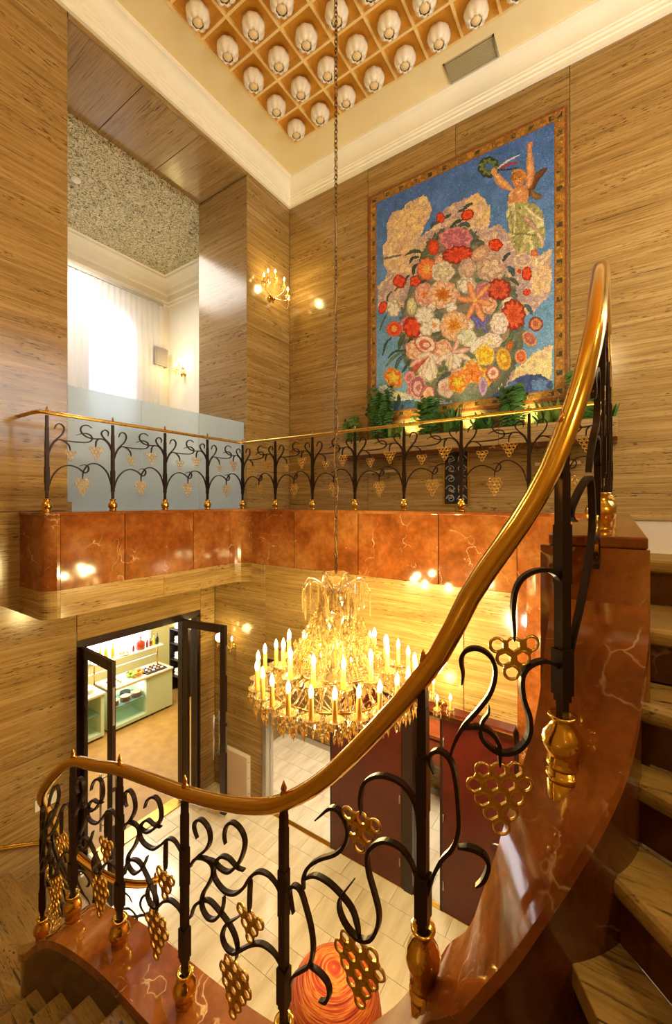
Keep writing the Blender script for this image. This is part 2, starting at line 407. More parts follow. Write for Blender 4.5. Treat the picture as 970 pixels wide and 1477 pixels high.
# landing, curb and fascia
def arc(cx, cy, r, a0, a1, n=8): return [(cx+r*math.cos(math.radians(a0+(a1-a0)*k/n)), cy+r*math.sin(math.radians(a0+(a1-a0)*k/n))) for k in range(n+1)]
FX_, FY_, XI = -4.55, 4.25, -.17
end_arc = [(XL, 1.73)] + arc(FX_-.14, 1.87, .14, -90, 0)
c1 = arc(FX_+.22, FY_-.22, .22, 180, 90); c2 = arc(XI-.62, FY_-.62, .62, 90, 0, 12)
edge = end_arc + c1 + c2 + [(XI, 1.47)]
def offset(poly, d):
    out = []
    for i, p in enumerate(poly):
        a = poly[max(i-1,0)]; b = poly[min(i+1,len(poly)-1)]
        tx, ty = b[0]-a[0], b[1]-a[1]; l = math.hypot(tx, ty); out.append((p[0]-ty/l*d, p[1]+tx/l*d))
    return out
LAND = struct('landing_floor', MB().box(XL, XR, 4.5, YB, EYE-1.0, ZLAND).box(.06, XR, 2.02, 4.5, EYE-.9, ZLAND), pmat('white_landing_tile', (236,232,222), .09))
curb_core = [(p[0], p[1]) for p in offset(edge, .028)]
core = struct('trim_2', MB().prism(curb_core + [(.05,1.50),(.05,4.52),(XL,4.52)], EYE-.86, ZCURB-.035), MARBLE)
cap = struct('trim_3', MB().prism(offset(edge, -.012) + [(XI,1.455),(.072,1.455),(.085,4.55),(XL,4.55)], ZCURB-.035, ZCURB), MARBLE); bevel(cap, .006, 2)
fas = sempty('trim_4')
def panel(pts, z0, z1, mat=MARBLE, t=.028, name='marble_panel'):
    q = offset(pts, t); m = MB().prism(pts + q[::-1], z0, z1); return obj(name, m, mat, fas)
def lerp2(a, b, t): return (a[0]+(b[0]-a[0])*t, a[1]+(b[1]-a[1])*t)
g = .002
ZM0, ZM1 = EYE-.87, ZCURB-.035
panel(end_arc, ZM0, ZM1)
pa, pb = (FX_, 1.87), (FX_, FY_-.22)
cuts = [0, .30, .72, 1.0]
for i in range(3): panel([lerp2(pa,pb,cuts[i]+g), lerp2(pa,pb,cuts[i+1]-g)], ZM0, ZM1)
panel(c1, ZM0, ZM1)
pa, pb = (FX_+.22, FY_), (XI-.62, FY_)
cuts = [0, .22, .5, .78, 1.0]
for i in range(4): panel([lerp2(pa,pb,cuts[i]+g), lerp2(pa,pb,cuts[i+1]-g)], ZM0, ZM1)
panel(c2, .0, ZM1)
panel([(XI,3.63),(XI,2.6)], 0, ZM1); panel([(XI,2.596),(XI,1.47)], 0, ZM1)
obj('marble_panel', MB().box(XI-.03, .075, 1.44, 1.47, EYE-.8, ZCURB-.035), MARBLE, fas)
# travertine band under the left ledge and its soffit
band = struct('trim_5', MB().prism([(XL,1.76)] + offset(end_arc, .03)[1:] + [(FX_-.03,4.3),(XL,4.3)], EYE-1.145, EYE-.88), TRAV)
def bandpanel(pts): q = offset(pts, .028); obj('travertine_panel', MB().prism(pts+q[::-1], EYE-1.148, EYE-.873), TRAV, band)
bandpanel(end_arc); bandpanel([(FX_,1.872),(FX_,3.0)]); bandpanel([(FX_,3.003),(FX_,FY_-.22)]); bandpanel(c1)
# lower screen wall under the back fascia, with its openings
ZLB = EYE-.87; ZH = 2.12
lw = struct('wall_lower_back', MB().box(XL, -4.11, FY_+.03, FY_+.2, 0, ZLB).box(-4.11, -.74, FY_+.03, FY_+.2, ZH+.0, ZLB).box(-.74, 0.0, FY_+.03, FY_+.2, 0, ZLB), TRAV)
slabs(lw, 'travertine_slab', TRAV, [(XL,-4.07,FY_,FY_+.03,0,ZLB),(-4.07,-2.6,FY_,FY_+.03,ZH,ZLB),(-2.6,-1.3,FY_,FY_+.03,ZH,ZLB),(-1.3,-.6,FY_,FY_+.03,ZH,ZLB),(-.78,-.6,FY_,FY_+.03,0,ZH)])
struct('wall_lower_right', MB().box(XI+.03, XI+.2, 1.5, 4.3, 0, ZLB), MARBLE)
# passage behind: ceiling
struct('ceiling_lower', MB().box(XL, XR, FY_+.2, YB, EYE-1.04, EYE-1.0), WHITEP)

# ------------------------------------------------------------------ stair: stringer, treads, risers
XRAIL, YRAIL, XRL, R1, R2 = -.05, 1.08, -3.2, .32, .40
def path_pt(s, off=0.0):
    """(x, y, tangent, outward normal) of the stair railing line at arc length s, descending from the landing corner"""
    a1 = 2.99; a2 = a1+PI/2*R1; a3 = 5.922565; a4 = a3+PI/2*R2
    if s <= a1: x, y, t = XRAIL, 4.39-s, (0,-1)
    elif s <= a2:
        a = -(s-a1)/R1; c = (XRAIL-R1, YRAIL+R1); x, y = c[0]+R1*math.cos(a), c[1]+R1*math.sin(a); t = (math.sin(a), -math.cos(a))
    elif s <= a3: x, y, t = XRAIL-R1-(s-a2), YRAIL, (-1,0)
    elif s <= a4:
        a = -PI/2-(s-a3)/R2; c = (XRL+R2, YRAIL+R2); x, y = c[0]+R2*math.cos(a), c[1]+R2*math.sin(a); t = (math.sin(a), -math.cos(a))
    else: x, y, t = XRL, YRAIL+R2+(s-a4), (0,1)
    n = (-t[1], t[0])           # outward, away from the well
    return Vector((x+n[0]*off, y+n[1]*off)), t, n
def interp(tab):
    X = np.array([p[0] for p in tab]); Yv = np.array([p[1] for p in tab]); d = np.diff(Yv)/np.diff(X)
    m = np.zeros(len(X)); m[0] = d[0]; m[-1] = d[-1]
    for i in range(1, len(X)-1): m[i] = 0 if d[i-1]*d[i] <= 0 else 2*d[i-1]*d[i]/(d[i-1]+d[i])
    def f(s):
        i = int(np.clip(np.searchsorted(X, s)-1, 0, len(X)-2)); h_ = X[i+1]-X[i]; t = (min(max(s,X[0]),X[-1])-X[i])/h_
        return float((2*t**3-3*t*t+1)*Yv[i]+(t**3-2*t*t+t)*h_*m[i]+(-2*t**3+3*t*t)*Yv[i+1]+(t**3-t*t)*h_*m[i+1])
    return f
z_rail = interp([(2.0,.885),(2.45,.878),(2.62,.835),(2.80,.705),(3.037,.469),(3.122,.318),(3.182,.197),(3.241,.075),(3.303,-.03),(3.372,-.135),(3.434,-.235),(3.508,-.390),(3.61,-.541),(3.67,-.618),(3.746,-.712),(3.829,-.81),(3.902,-.888),(4.0,-.976),(4.139,-1.07),(4.282,-1.126),(4.425,-1.168),(4.61,-1.209),(5.126,-1.296),(5.33,-1.352),(5.6,-1.425),(5.80,-1.56),(5.95,-1.70),(6.08,-1.83),(6.207,-1.975),(6.5,-2.536),(6.856,-3.00),(7.111,-3.166),(7.3,-3.19)])
z_base = interp([(2.92,-.265),(3.07,-.42),(3.10,-.51),(3.14,-.60),(3.2,-.70),(3.25,-.785),(3.31,-.90),(3.36,-1.01),(3.407,-1.105),(3.446,-1.19),(3.534,-1.30),(3.567,-1.37),(3.634,-1.476),(3.721,-1.62),(3.9,-1.83),(4.07,-1.94),(4.234,-2.02),(4.62,-2.085),(4.98,-2.12),(5.22,-2.165),(5.6,-2.30),(5.93,-2.58),(6.2,-2.82),(6.5,-3.42),(6.856,-3.92),(7.2,-4.2)])
ss = [2.92+.02*k for k in range(int((7.2-2.92)/.02)+1)]
def ribbon(o_in, o_out, zt, zb, s_list):
    m = MB(); v = []
    for s in s_list:
        a = path_pt(s, o_in)[0]; b = path_pt(s, o_out)[0]; t_ = EYE+zt(s); b_ = max(.001, zb(s)) if zb else .001
        v += [(a.x,a.y,t_),(b.x,b.y,t_),(b.x,b.y,b_),(a.x,a.y,b_)]
    n = len(s_list)
    for k in range(4):      # each face strip smooth along its length, crisp at the arrises
        w = []
        for i in range(n): w += [v[i*4+k], v[i*4+(k+1)%4]]
        m.add(w, [(2*i, 2*i+2, 2*i+3, 2*i+1) for i in range(n-1)], True)
    m.add(v[:4], [(0,1,2,3)]); m.add(v[-4:], [(3,2,1,0)])
    return m
stair = sempty('staircase')
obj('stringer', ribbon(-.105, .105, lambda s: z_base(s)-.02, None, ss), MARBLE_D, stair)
obj('stringer_cap', ribbon(-.12, .12, z_base, lambda s: EYE+z_base(s)-.045, ss), MARBLE, stair)
lines = [((.075,2.0),(1,0),-.22),((.075,1.62),(1,-.03),-.39),((.075,1.43),(1,-.22),-.555),((.06,1.335),(1,-.5),-.72),((.012,1.195),(1,-1),-.885),((-.066,1.10),(.6,-1),-1.05),
 ((-.16,1.02),(.3,-1),-1.235),((-.26,.985),(.1,-1),-1.42),((-.40,.965),(-.05,-1),-1.605),((-.56,.965),(-.08,-1),-1.79),((-.76,.965),(-.04,-1),-1.975),((-1.76,.965),(0,-1),-2.16),((-2.06,.965),(0,-1),-2.334),((-2.352,.965),(0,-1),-2.513),((-2.65,.965),(-.02,-1),-2.69),
 ((-2.84,.975),(-.25,-1),-2.87),((-3.0,1.02),(-.8,-1),-3.05),((-3.13,1.11),(-1,-.8),-3.225),((-3.24,1.24),(-1,-.35),-3.40),((-3.31,1.40),(-1,-.12),-3.58),((-3.315,1.62),(-1,0),-3.76),((-3.315,1.86),(-1,0),-3.94),((-3.315,2.09),(-1,0),-4.12)]
def ray_out(p, d):
    best = 1e9
    for k, lim in ((0, XR if d[0] > 0 else XL), (1, YF if d[1] < 0 else YB)):
        if abs(d[k]) > 1e-6:
            t = (lim-p[k])/d[k]
            if 0 < t < best: best = t
    return (p[0]+d[0]*best, p[1]+d[1]*best)
def corners_between(a, b):
    out = []
    on = lambda p: 'R' if abs(p[0]-XR) < 1e-6 else ('F' if abs(p[1]-YF) < 1e-6 else 'L')
    if on(a) == 'F' and on(b) == 'R': out = [(XR, YF)]
    if on(a) == 'L' and on(b) == 'F': out = [(XL, YF)]
    return out
for k in range(1, len(lines)):
    p, d, z = lines[k]; pu, du, zu = lines[k-1]
    l = math.hypot(*d); nx, ny = d[1]/l, -d[0]/l      # downhill side of the nose line
    if (nx*(p[0]-pu[0])+ny*(p[1]-pu[1])) < 0: nx, ny = -nx, -ny
    e = ray_out(p, d); eu = ray_out(pu, du); nz = .025
    lu = math.hypot(*du); p = (p[0]-d[0]/l*.05, p[1]-d[1]/l*.05); pu = (pu[0]-du[0]/lu*.05, pu[1]-du[1]/lu*.05)
    poly = [(p[0]+nx*nz, p[1]+ny*nz), (e[0]+nx*nz, e[1]+ny*nz)] + corners_between(e, eu) + [eu, pu]
    o = obj('tread', MB().prism(poly, EYE+z-.052, EYE+z), TREAD, stair); bevel(o, .02, 3)
    zl = lines[k+1][2] if k+1 < len(lines) else -4.3
    m = MB(); w = .02
    m.prism([(p[0]-nx*.0, p[1]-ny*.0), e, (e[0]-nx*w, e[1]-ny*w), (p[0]-nx*w, p[1]-ny*w)], EYE+zl, EYE+z-.05)
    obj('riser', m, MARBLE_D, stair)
p, d, z = lines[0]; obj('riser', MB().box(.075, XR, 2.0, 2.02, EYE-.39, ZLAND-.05), MARBLE_D, stair)
o = obj('tread', MB().box(.075, XR, 1.975, 2.25, ZLAND-.052, ZLAND+.001), TREAD, stair); bevel(o, .02, 3)
# ------------------------------------------------------------------ ironwork
TR = json.loads('{"C":{"strips":[[[5.078,-1.552],[5.014,-1.485],[4.983,-1.424],[4.998,-1.374],[5.038,-1.363],[5.075,-1.4],[5.07,-1.433],[5.054,-1.449]],[[5.085,-1.573],[5.062,-1.532],[5.014,-1.505],[4.967,-1.503],[4.952,-1.531],[4.983,-1.597],[5.038,-1.67],[5.046,-1.718],[4.998,-1.734],[4.944,-1.699],[4.907,-1.646],[4.885,-1.602]],[[4.782,-1.426],[4.835,-1.437],[4.885,-1.438],[4.937,-1.486],[4.944,-1.536],[4.907,-1.557],[4.835,-1.545],[4.772,-1.495],[4.725,-1.45],[4.679,-1.441],[4.635,-1.467]],[[5.038,-1.512],[4.952,-1.501],[4.885,-1.493],[4.82,-1.443],[4.779,-1.38],[4.793,-1.321],[4.835,-1.313],[4.885,-1.35],[4.907,-1.393]],[[4.745,-1.471],[4.748,-1.536],[4.748,-1.597]],[[5.075,-1.781],[5.054,-1.722],[5.014,-1.679],[4.952,-1.66],[4.9,-1.685],[4.849,-1.726],[4.813,-1.765],[4.813,-1.814]],[[4.628,-1.724],[4.66,-1.706],[4.712,-1.709],[4.765,-1.743],[4.806,-1.79],[4.856,-1.805],[4.885,-1.778],[4.87,-1.729],[4.842,-1.697]]],"rings":[[[4.793,-1.623],[4.752,-1.629],[4.705,-1.623],[4.775,-1.667],[4.729,-1.668],[4.752,-1.708]],[[4.846,-1.831],[4.806,-1.837],[4.768,-1.838],[4.878,-1.875],[4.835,-1.88],[4.79,-1.883],[4.748,-1.881],[4.856,-1.917],[4.813,-1.921],[4.776,-1.924],[4.835,-1.967],[4.795,-1.968],[4.816,-2.009]]]},"D":{"strips":[[[4.573,-1.491],[4.526,-1.431],[4.474,-1.377],[4.452,-1.33],[4.463,-1.291],[4.503,-1.275],[4.538,-1.293],[4.553,-1.326],[4.532,-1.362]],[[4.576,-1.5],[4.549,-1.453],[4.491,-1.422],[4.446,-1.422],[4.435,-1.453],[4.458,-1.504],[4.497,-1.569],[4.503,-1.621],[4.469,-1.646],[4.425,-1.629],[4.392,-1.589],[4.376,-1.545],[4.373,-1.511]],[[4.262,-1.356],[4.3,-1.364],[4.34,-1.353],[4.382,-1.362],[4.414,-1.395],[4.433,-1.445],[4.419,-1.474],[4.371,-1.489],[4.315,-1.471],[4.265,-1.423],[4.227,-1.362],[4.185,-1.323],[4.14,-1.313],[4.101,-1.328],[4.079,-1.358]],[[4.491,-1.422],[4.435,-1.406],[4.392,-1.414],[4.345,-1.404],[4.3,-1.357],[4.27,-1.302],[4.258,-1.248],[4.28,-1.214],[4.325,-1.207],[4.359,-1.238],[4.371,-1.279],[4.364,-1.307]],[[4.23,-1.377],[4.234,-1.434],[4.235,-1.49]],[[4.573,-1.705],[4.549,-1.646],[4.509,-1.603],[4.458,-1.574],[4.403,-1.581],[4.35,-1.598],[4.315,-1.623],[4.298,-1.661],[4.304,-1.71]],[[4.079,-1.594],[4.114,-1.571],[4.167,-1.573],[4.222,-1.606],[4.28,-1.661],[4.32,-1.696],[4.361,-1.699],[4.382,-1.669],[4.361,-1.614],[4.32,-1.573],[4.282,-1.535]]],"rings":[[[4.28,-1.508],[4.231,-1.51],[4.185,-1.511],[4.257,-1.545],[4.213,-1.55],[4.233,-1.586]],[[4.35,-1.742],[4.31,-1.745],[4.262,-1.75],[4.376,-1.783],[4.335,-1.789],[4.29,-1.795],[4.246,-1.8],[4.361,-1.827],[4.317,-1.833],[4.272,-1.838],[4.34,-1.873],[4.298,-1.883],[4.323,-1.925]]]},"E":{"strips":[[[4.039,-1.635],[4.027,-1.596],[3.991,-1.554],[3.958,-1.515],[3.943,-1.457],[3.95,-1.395],[3.971,-1.339],[3.995,-1.293],[4.023,-1.289],[4.043,-1.316],[4.037,-1.35],[4.027,-1.386]],[[3.958,-1.518],[3.922,-1.514],[3.888,-1.525],[3.878,-1.554],[3.892,-1.59],[3.918,-1.604]],[[3.983,-1.284],[3.983,-1.241],[3.959,-1.193],[3.914,-1.147],[3.856,-1.104],[3.822,-1.062],[3.808,-1.015],[3.822,-0.981],[3.849,-0.961],[3.878,-0.97],[3.91,-1.004],[3.933,-1.03]],[[3.979,-1.245],[3.937,-1.212],[3.885,-1.206],[3.835,-1.219],[3.794,-1.243],[3.775,-1.283],[3.768,-1.318]],[[3.579,-1.053],[3.599,-1.006],[3.633,-0.98],[3.68,-0.983],[3.717,-1.011],[3.739,-1.051],[3.736,-1.1],[3.717,-1.151],[3.701,-1.203],[3.708,-1.255],[3.733,-1.3],[3.775,-1.319],[3.815,-1.305],[3.839,-1.273],[3.839,-1.238],[3.822,-1.206],[3.788,-1.151]],[[3.579,-0.909],[3.582,-0.853],[3.599,-0.818],[3.633,-0.795],[3.686,-0.796],[3.729,-0.818],[3.755,-0.852],[3.765,-0.901],[3.761,-0.939]]],"rings":[[[3.811,-0.958],[3.761,-0.954],[3.715,-0.955],[3.794,-0.999],[3.742,-0.997],[3.769,-1.039]],[[3.817,-1.342],[3.771,-1.343],[3.724,-1.342],[3.839,-1.383],[3.794,-1.385],[3.749,-1.384],[3.701,-1.383],[3.816,-1.421],[3.771,-1.424],[3.724,-1.424],[3.794,-1.462],[3.747,-1.462],[3.766,-1.505]]]},"F":{"strips":[[[3.548,-1.07],[3.538,-1.02],[3.512,-0.957],[3.482,-0.91],[3.466,-0.855],[3.468,-0.785],[3.476,-0.718],[3.49,-0.679],[3.518,-0.667],[3.541,-0.683],[3.544,-0.709],[3.533,-0.733]],[[3.468,-0.902],[3.437,-0.893],[3.407,-0.899],[3.393,-0.922],[3.404,-0.962],[3.424,-0.987]],[[3.487,-0.67],[3.476,-0.631],[3.453,-0.581],[3.417,-0.531],[3.387,-0.48],[3.377,-0.426],[3.39,-0.391],[3.419,-0.376],[3.447,-0.385],[3.46,-0.411],[3.455,-0.448],[3.458,-0.475]],[[3.453,-0.587],[3.417,-0.576],[3.387,-0.585],[3.37,-0.609],[3.367,-0.634],[3.367,-0.668]],[[3.207,-0.444],[3.217,-0.419],[3.253,-0.401],[3.291,-0.41],[3.312,-0.438],[3.31,-0.49],[3.294,-0.542],[3.297,-0.589],[3.323,-0.623],[3.362,-0.634],[3.394,-0.62],[3.412,-0.594],[3.407,-0.561],[3.394,-0.538],[3.392,-0.52]]],"rings":[[[3.372,-0.363],[3.333,-0.361],[3.289,-0.356],[3.355,-0.396],[3.312,-0.392],[3.338,-0.429]],[[3.406,-0.685],[3.367,-0.679],[3.328,-0.675],[3.426,-0.728],[3.385,-0.718],[3.345,-0.712],[3.305,-0.71],[3.406,-0.759],[3.365,-0.75],[3.325,-0.745],[3.385,-0.79],[3.343,-0.784],[3.362,-0.822]]]},"F2":{"strips":[[[3.207,-0.218],[3.216,-0.19],[3.242,-0.173],[3.276,-0.173],[3.308,-0.188],[3.328,-0.22],[3.335,-0.27],[3.333,-0.323],[3.333,-0.35]]],"rings":[]}}')
def cluster_mesh(rows, pitch=.0395, ro=.0205, ri=.0128):
    m = MB()
    for r, n in enumerate(rows):
        for k in range(n):
            m.ring(((k-(n-1)/2)*pitch, 0, -r*pitch*.9), (1,0,0), (0,0,1), (0,1,0), ro, ri, .012, 12)
    return m
VASE = [(.036,0),(.037,.009),(.033,.013),(.037,.019),(.034,.027),(.040,.038),(.047,.054),(.048,.068),(.043,.084),(.032,.100),(.025,.112),(.026,.120),(.034,.128),(.034,.132),(.022,.132),(.016,.125)]
FINIAL = [(.013,0),(.013,.012),(.008,.016),(.011,.026),(.007,.04),(.001,.055)]
vase_me = mesh_from(MB().lathe(VASE,(0,0,0),24), 'vase_foot', BRASS)
fin_me = mesh_from(MB().lathe(FINIAL,(0,0,0),8), 'finial', COPPER)
def smooth_strip(pts2, f, w, t, k=4, taper=(.6,.35)):
    c = catmull([(a,b,0) for a,b in pts2], k); P = []; N = []
    for q in c:
        p, n = f(q.x, q.y); P.append(p); N.append(n)
    return P, N
# landing bay template: u along the bay (0..1), v up (0..1)
def bp(pts): return [((x-8)/226.0, (436-y-.055*(x-8)*0)/(368-.13*(x-8))) for x,y in pts]
T_STRIPS = [bp(p) for p in (
 [(12,205),(30,172),(54,146),(62,122),(52,106),(38,108),(31,126)],
 [(12,225),(24,185),(42,165),(62,170),(78,186),(82,206)],
 [(42,164),(90,171),(140,172),(157,160),(150,144),(128,138),(102,146)],
 [(231,212),(218,178),(196,159),(160,158),(132,148),(117,128),(122,111),(140,107),(156,117)],
 [(182,158),(172,168),(170,190)],
 [(230,205),(222,178),(198,152),(191,134),(204,123),(217,132),(215,147)],
 [(12,350),(25,302),(50,270),(80,261),(110,272),(130,289),(143,281),(143,266),(130,258),(113,263)],
 [(230,345),(215,292),(190,263),(165,253),(142,259),(126,285),(124,312)])]
PITCH, HL = .66, .975
def fl_(u, v): return Vector((u*PITCH, 0, v*HL)), Vector((0,1,0))
strip_me = []
for p in T_STRIPS:
    P, N = smooth_strip(p, fl_, .016, .011, 3)
    strip_me.append(mesh_from(MB().strip(P, N, .018, .0115), 'scroll', IRON))
def cl_at(rows, px, py, **k):
    u, v = bp([(px,py)])[0]; return mesh_from(cluster_mesh(rows, **k), 'grape_cluster', BRASS_R), (u*PITCH, v*HL)
CL = [cl_at((3,2,1), 82, 212), cl_at((4,3,2,1), 172, 196), cl_at((3,4,3,2,1), 124, 318)]
post = MB().box(-.012,.012,-.012,.012,.125,.90*HL+.08)
post.box(-.019,.019,-.019,.019,.30*HL,.46*HL).box(-.016,.016,-.016,.016,.46*HL,.72*HL).box(-.014,.014,-.014,.014,.72*HL,.86*HL).box(-.016,.016,-.016,.016,.22*HL,.31*HL)
post_me = mesh_from(post, 'post', IRON)
LR = thing('landing_railing', 'black wrought-iron vine railing with brass handrail around the upper landing edge', 'railing', (XRAIL, 4.39, ZCURB))
def lpost(x, y):
    p = inst('post', post_me, LR, (x-XRAIL, y-4.39, 0)); inst('vase_foot', vase_me, p, (0,0,0)); inst('finial', fin_me, p, (0,0,HL+.02))
def run(p0, p1, n, last=True):
    d = Vector((p1[0]-p0[0], p1[1]-p0[1])); L = d.length; a = math.atan2(d.y, d.x); sx = L/n/PITCH
    for i in range(n):
        b = (p0[0]+d.x*i/n-XRAIL, p0[1]+d.y*i/n-4.39, 0)
        lpost(b[0]+XRAIL, b[1]+4.39)
        for me in strip_me: inst('scroll', me, LR, b, (0,0,a), (sx,1,1))
        for me, (cx, cz) in CL:
            inst('grape_cluster', me, LR, (b[0]+math.cos(a)*cx*sx, b[1]+math.sin(a)*cx*sx, cz), (0,0,a))
run((-4.67,1.80), (-4.67,4.39), 4); run((-4.67,4.39), (XRAIL,4.39), 7); run((XRAIL,4.39), (XRAIL,1.72), 4)
ZR = EYE+.885
def flatrail(pts): return MB().tube(pts, .019, 10)
obj('handrail', flatrail([(XL+.01,1.72,ZR),(-4.80,1.72,ZR),(-4.70,1.735,ZR),(-4.67,1.79,ZR)] + [(-4.67,2.2+.73*k,ZR) for k in range(3)] + [(-4.67,4.30,ZR),(-4.645,4.37,ZR),(-4.57,4.39,ZR)] + [(-4.0+.65*k,4.39,ZR) for k in range(6)] + [(-.15,4.39,ZR),(-.08,4.365,ZR),(-.05,4.29,ZR),(-.05,3.5,ZR),(-.05,2.6,ZR)]), BRASS_R, LR)

# stair railing, built along the stringer
SR = thing('stair_railing', 'wrought-iron vine railing with thick polished brass handrail sweeping down the stair', 'railing', (XRAIL, 1.8, ZCURB))
def fs(s, z):
    p, t, n = path_pt(s); return Vector((p.x, p.y, EYE+z)), Vector((n[0], n[1], 0))
pts = []
s = 1.80
while s < 7.22: pts.append(fs(s, z_rail(s))[0]); s += .04
obj('handrail', MB().tube(pts, .0275, 14), BRASS, SR)
def spost(s, zb, sleeve=0.0, zt=None, fin=True, vs=1.0):
    p, t, n = path_pt(s); zt = z_rail(s) if zt is None else zt; H = zt-zb; c = (p.x, p.y)
    m = MB()
    def bx(h, v0, v1): m.obox(c, t, n, h, h, EYE+zb+v0*H, EYE+zb+v1*H)
    bx(.0105, .11, 1.0); bx(.0145, .20, .22); bx(.0185, .22, .36); bx(.0135, .36, .56); bx(.0155, .56, .74); bx(.013, .74, .90); bx(.0115, .90, .95)
    po = obj('post', m, IRON, SR)
    inst('vase_foot', vase_me, po, Vector((p.x,p.y,EYE+zb))-world_loc(SR), (0,0,0), (1,1,vs))
    if fin: inst('finial', fin_me, po, Vector((p.x,p.y,EYE+zt+.02))-world_loc(SR))
    if sleeve:
        sl = MB().tube([(p.x,p.y,EYE+zb-sleeve),(p.x,p.y,EYE+zb+.004)], .035, 24); sl.tube([(p.x,p.y,EYE+zb-.03),(p.x,p.y,EYE+zb-.014)], .038, 24)
        obj('foot_sleeve', sl, BRASS, po)
spost(2.67, -.10, fin=False); spost(3.200, -.675, .16); spost(3.565, -1.325, .14, vs=1.2); spost(4.07, -1.91, .06); spost(4.615, -2.085, .03); spost(5.12, -2.145, .03); spost(5.60, -2.285, .06); spost(6.12, -2.74, .08); spost(6.62, -3.58, .1); spost(7.10, -4.12, .06)
def smesh(pts, w=.0175, t=.0105):
    P, N = smooth_strip(pts, fs, w, t); return MB().strip(P, N, w, t)
def scluster(rings):
    """backing web between the rings is the cluster, each ring a sub-part"""
    c = [fs(s, z) for s, z in rings]; web = MB(); P0 = c[0][0]
    for i in range(len(c)):
        for j in range(i):
            d = c[i][0]-c[j][0]
            if .02 < d.length < .056:
                n = c[i][1]; e = d.normalized(); b = n.cross(e); mid = (c[i][0]+c[j][0])/2
                A = c[j][0]+e*.013; B = c[i][0]-e*.013; hw = .012; q = n*.0045
                web.add([A+b*hw+q,B+b*hw+q,B-b*hw+q,A-b*hw+q,A+b*hw-q,B+b*hw-q,B-b*hw-q,A-b*hw-q],[(0,1,2,3),(7,6,5,4),(0,4,5,1),(1,5,6,2),(2,6,7,3),(3,7,4,0)])
    g_ = obj('grape_cluster', web, BRASS_R, SR)
    for p, n in c:
        u = n.cross(Vector((0,0,1))).normalized()
        obj('ring', MB().ring(p, u, (0,0,1), n, .0222, .0138, .013, 16), BRASS_R, g_)
def bay(strips, rings, fn):
    for st in strips: obj('scroll', smesh([fn(a) for a in st]), IRON, SR)
    for rg in rings: scluster([fn(a) for a in rg])
ident = lambda a: tuple(a)
for k in ('C','D','E','F'): bay(TR[k]['strips'], TR[k]['rings'], ident)
bay(TR['F2']['strips'], [], ident)
def remap(a0, b0, a1, b1):
    def f(p):
        u = (p[0]-a0)/(b0-a0); s = a1+u*(b1-a1); v = (p[1]-z_base(p[0]))/(z_rail(p[0])-z_base(p[0]))
        zb = z_base(max(s,2.93)) if s > 2.93 else -.27; return (s, zb+v*(z_rail(s)-zb))
    return f
bay(TR['C']['strips'], TR['C']['rings'], remap(4.615,5.12,5.12,5.60))
bay(TR['C']['strips'], TR['C']['rings'], remap(4.615,5.12,5.60,6.12))
bay(TR['C']['strips'], TR['C']['rings'], remap(4.615,5.12,6.12,6.62))
bay(TR['C']['strips'], TR['C']['rings'], remap(4.615,5.12,6.62,7.10))
fG = remap(3.20,3.565,2.67,3.20)
def fG2(p):
    s, z = fG(p); return (s, z)
bay(TR['F']['strips'][:3]+TR['F']['strips'][4:], TR['F']['rings'][:1], fG2)
fG3 = lambda p: (fG(p)[0], fG(p)[1]-.14)
bay([], TR['F']['rings'][1:], fG3)
obj('scroll', smesh([fG2(TR['F']['strips'][3][0]), fG2(TR['F']['strips'][3][2]), fG2(TR['F']['strips'][3][4]), fG3(TR['F']['strips'][3][5])]), IRON, SR)
WH = thing('wall_handrail', 'thin brass wall handrail on the travertine at far left', 'handrail', (XL, 1.6, EYE-3.45))
hp = [(XL+.07, -.9+.29*k, EYE-3.45+(1.59-(-.9+.29*k))*.5) for k in range(10)] + [(XL+.07,2.0,EYE-3.665),(XL+.05,2.04,EYE-3.675),(XL,2.06,EYE-3.675)]
obj('rail', MB().tube(hp, .021, 10), BRASS, WH)
for y in (.1, 1.3): obj('bracket', MB().tube([(XL,y,EYE-3.45+(1.59-y)*.5-.06),(XL+.07,y,EYE-3.45+(1.59-y)*.5)], .009, 6), BRASS, WH)
# ------------------------------------------------------------------ chandelier
cx, cy = CH
CD = thing('chandelier', 'large crystal chandelier with rings of lit candle lamps hanging in the stairwell', 'chandelier', (cx, cy, EYE-1.55))
def lk(m, c, k, r=.021, l=.038, t=.0042):
    pts = []
    for i in range(10):
        a = 2*PI*i/10; x = r*.62*math.cos(a); z = l*.62*math.sin(a)
        pts.append((c[0]+(x if k else 0), c[1]+(0 if k else x), c[2]+z))
    m.tube(pts, t, 5, closed=True)
ch = MB(); z = EYE-.56; k = 0
while z < ZC+.05: lk(ch, (cx,cy,z), k % 2); z += .037; k += 1
ch_o = obj('chain', ch, CHAINM, CD); ch_o['kind'] = 'stuff'
obj('cord', MB().tube([(cx+.012*math.sin(i*1.3),cy+.012*math.cos(i*1.1),EYE-.55+i*(ZC-EYE+.6)/60) for i in range(61)], .004, 5), pmat('gold_cord',(180,140,70),.5), CD)
obj('ceiling_rose', MB().lathe([(.09,0),(.10,-.02),(.06,-.05),(.02,-.07)], (cx,cy,ZC-.01), 16), BRASS, CD)
obj('bowl', MB().lathe([(.03,-.16),(.045,-.15),(.05,-.10),(.065,-.05),(.105,-.005),(.115,.0),(.10,-.004),(.06,-.05),(.04,-.10),(.02,-.13)], (cx,cy,EYE-.58), 20, 10, .06, cap=False), GLASSARM, CD)
stem = [(.02,-.70),(.05,-.74),(.035,-.79),(.03,-.86),(.06,-.92),(.07,-.97),(.04,-1.02),(.035,-1.12),(.075,-1.2),(.095,-1.28),(.06,-1.36),(.05,-1.42),(.13,-1.47),(.15,-1.52),(.08,-1.57),(.04,-1.63),(.05,-1.68),(.02,-1.74),(.002,-1.78)]
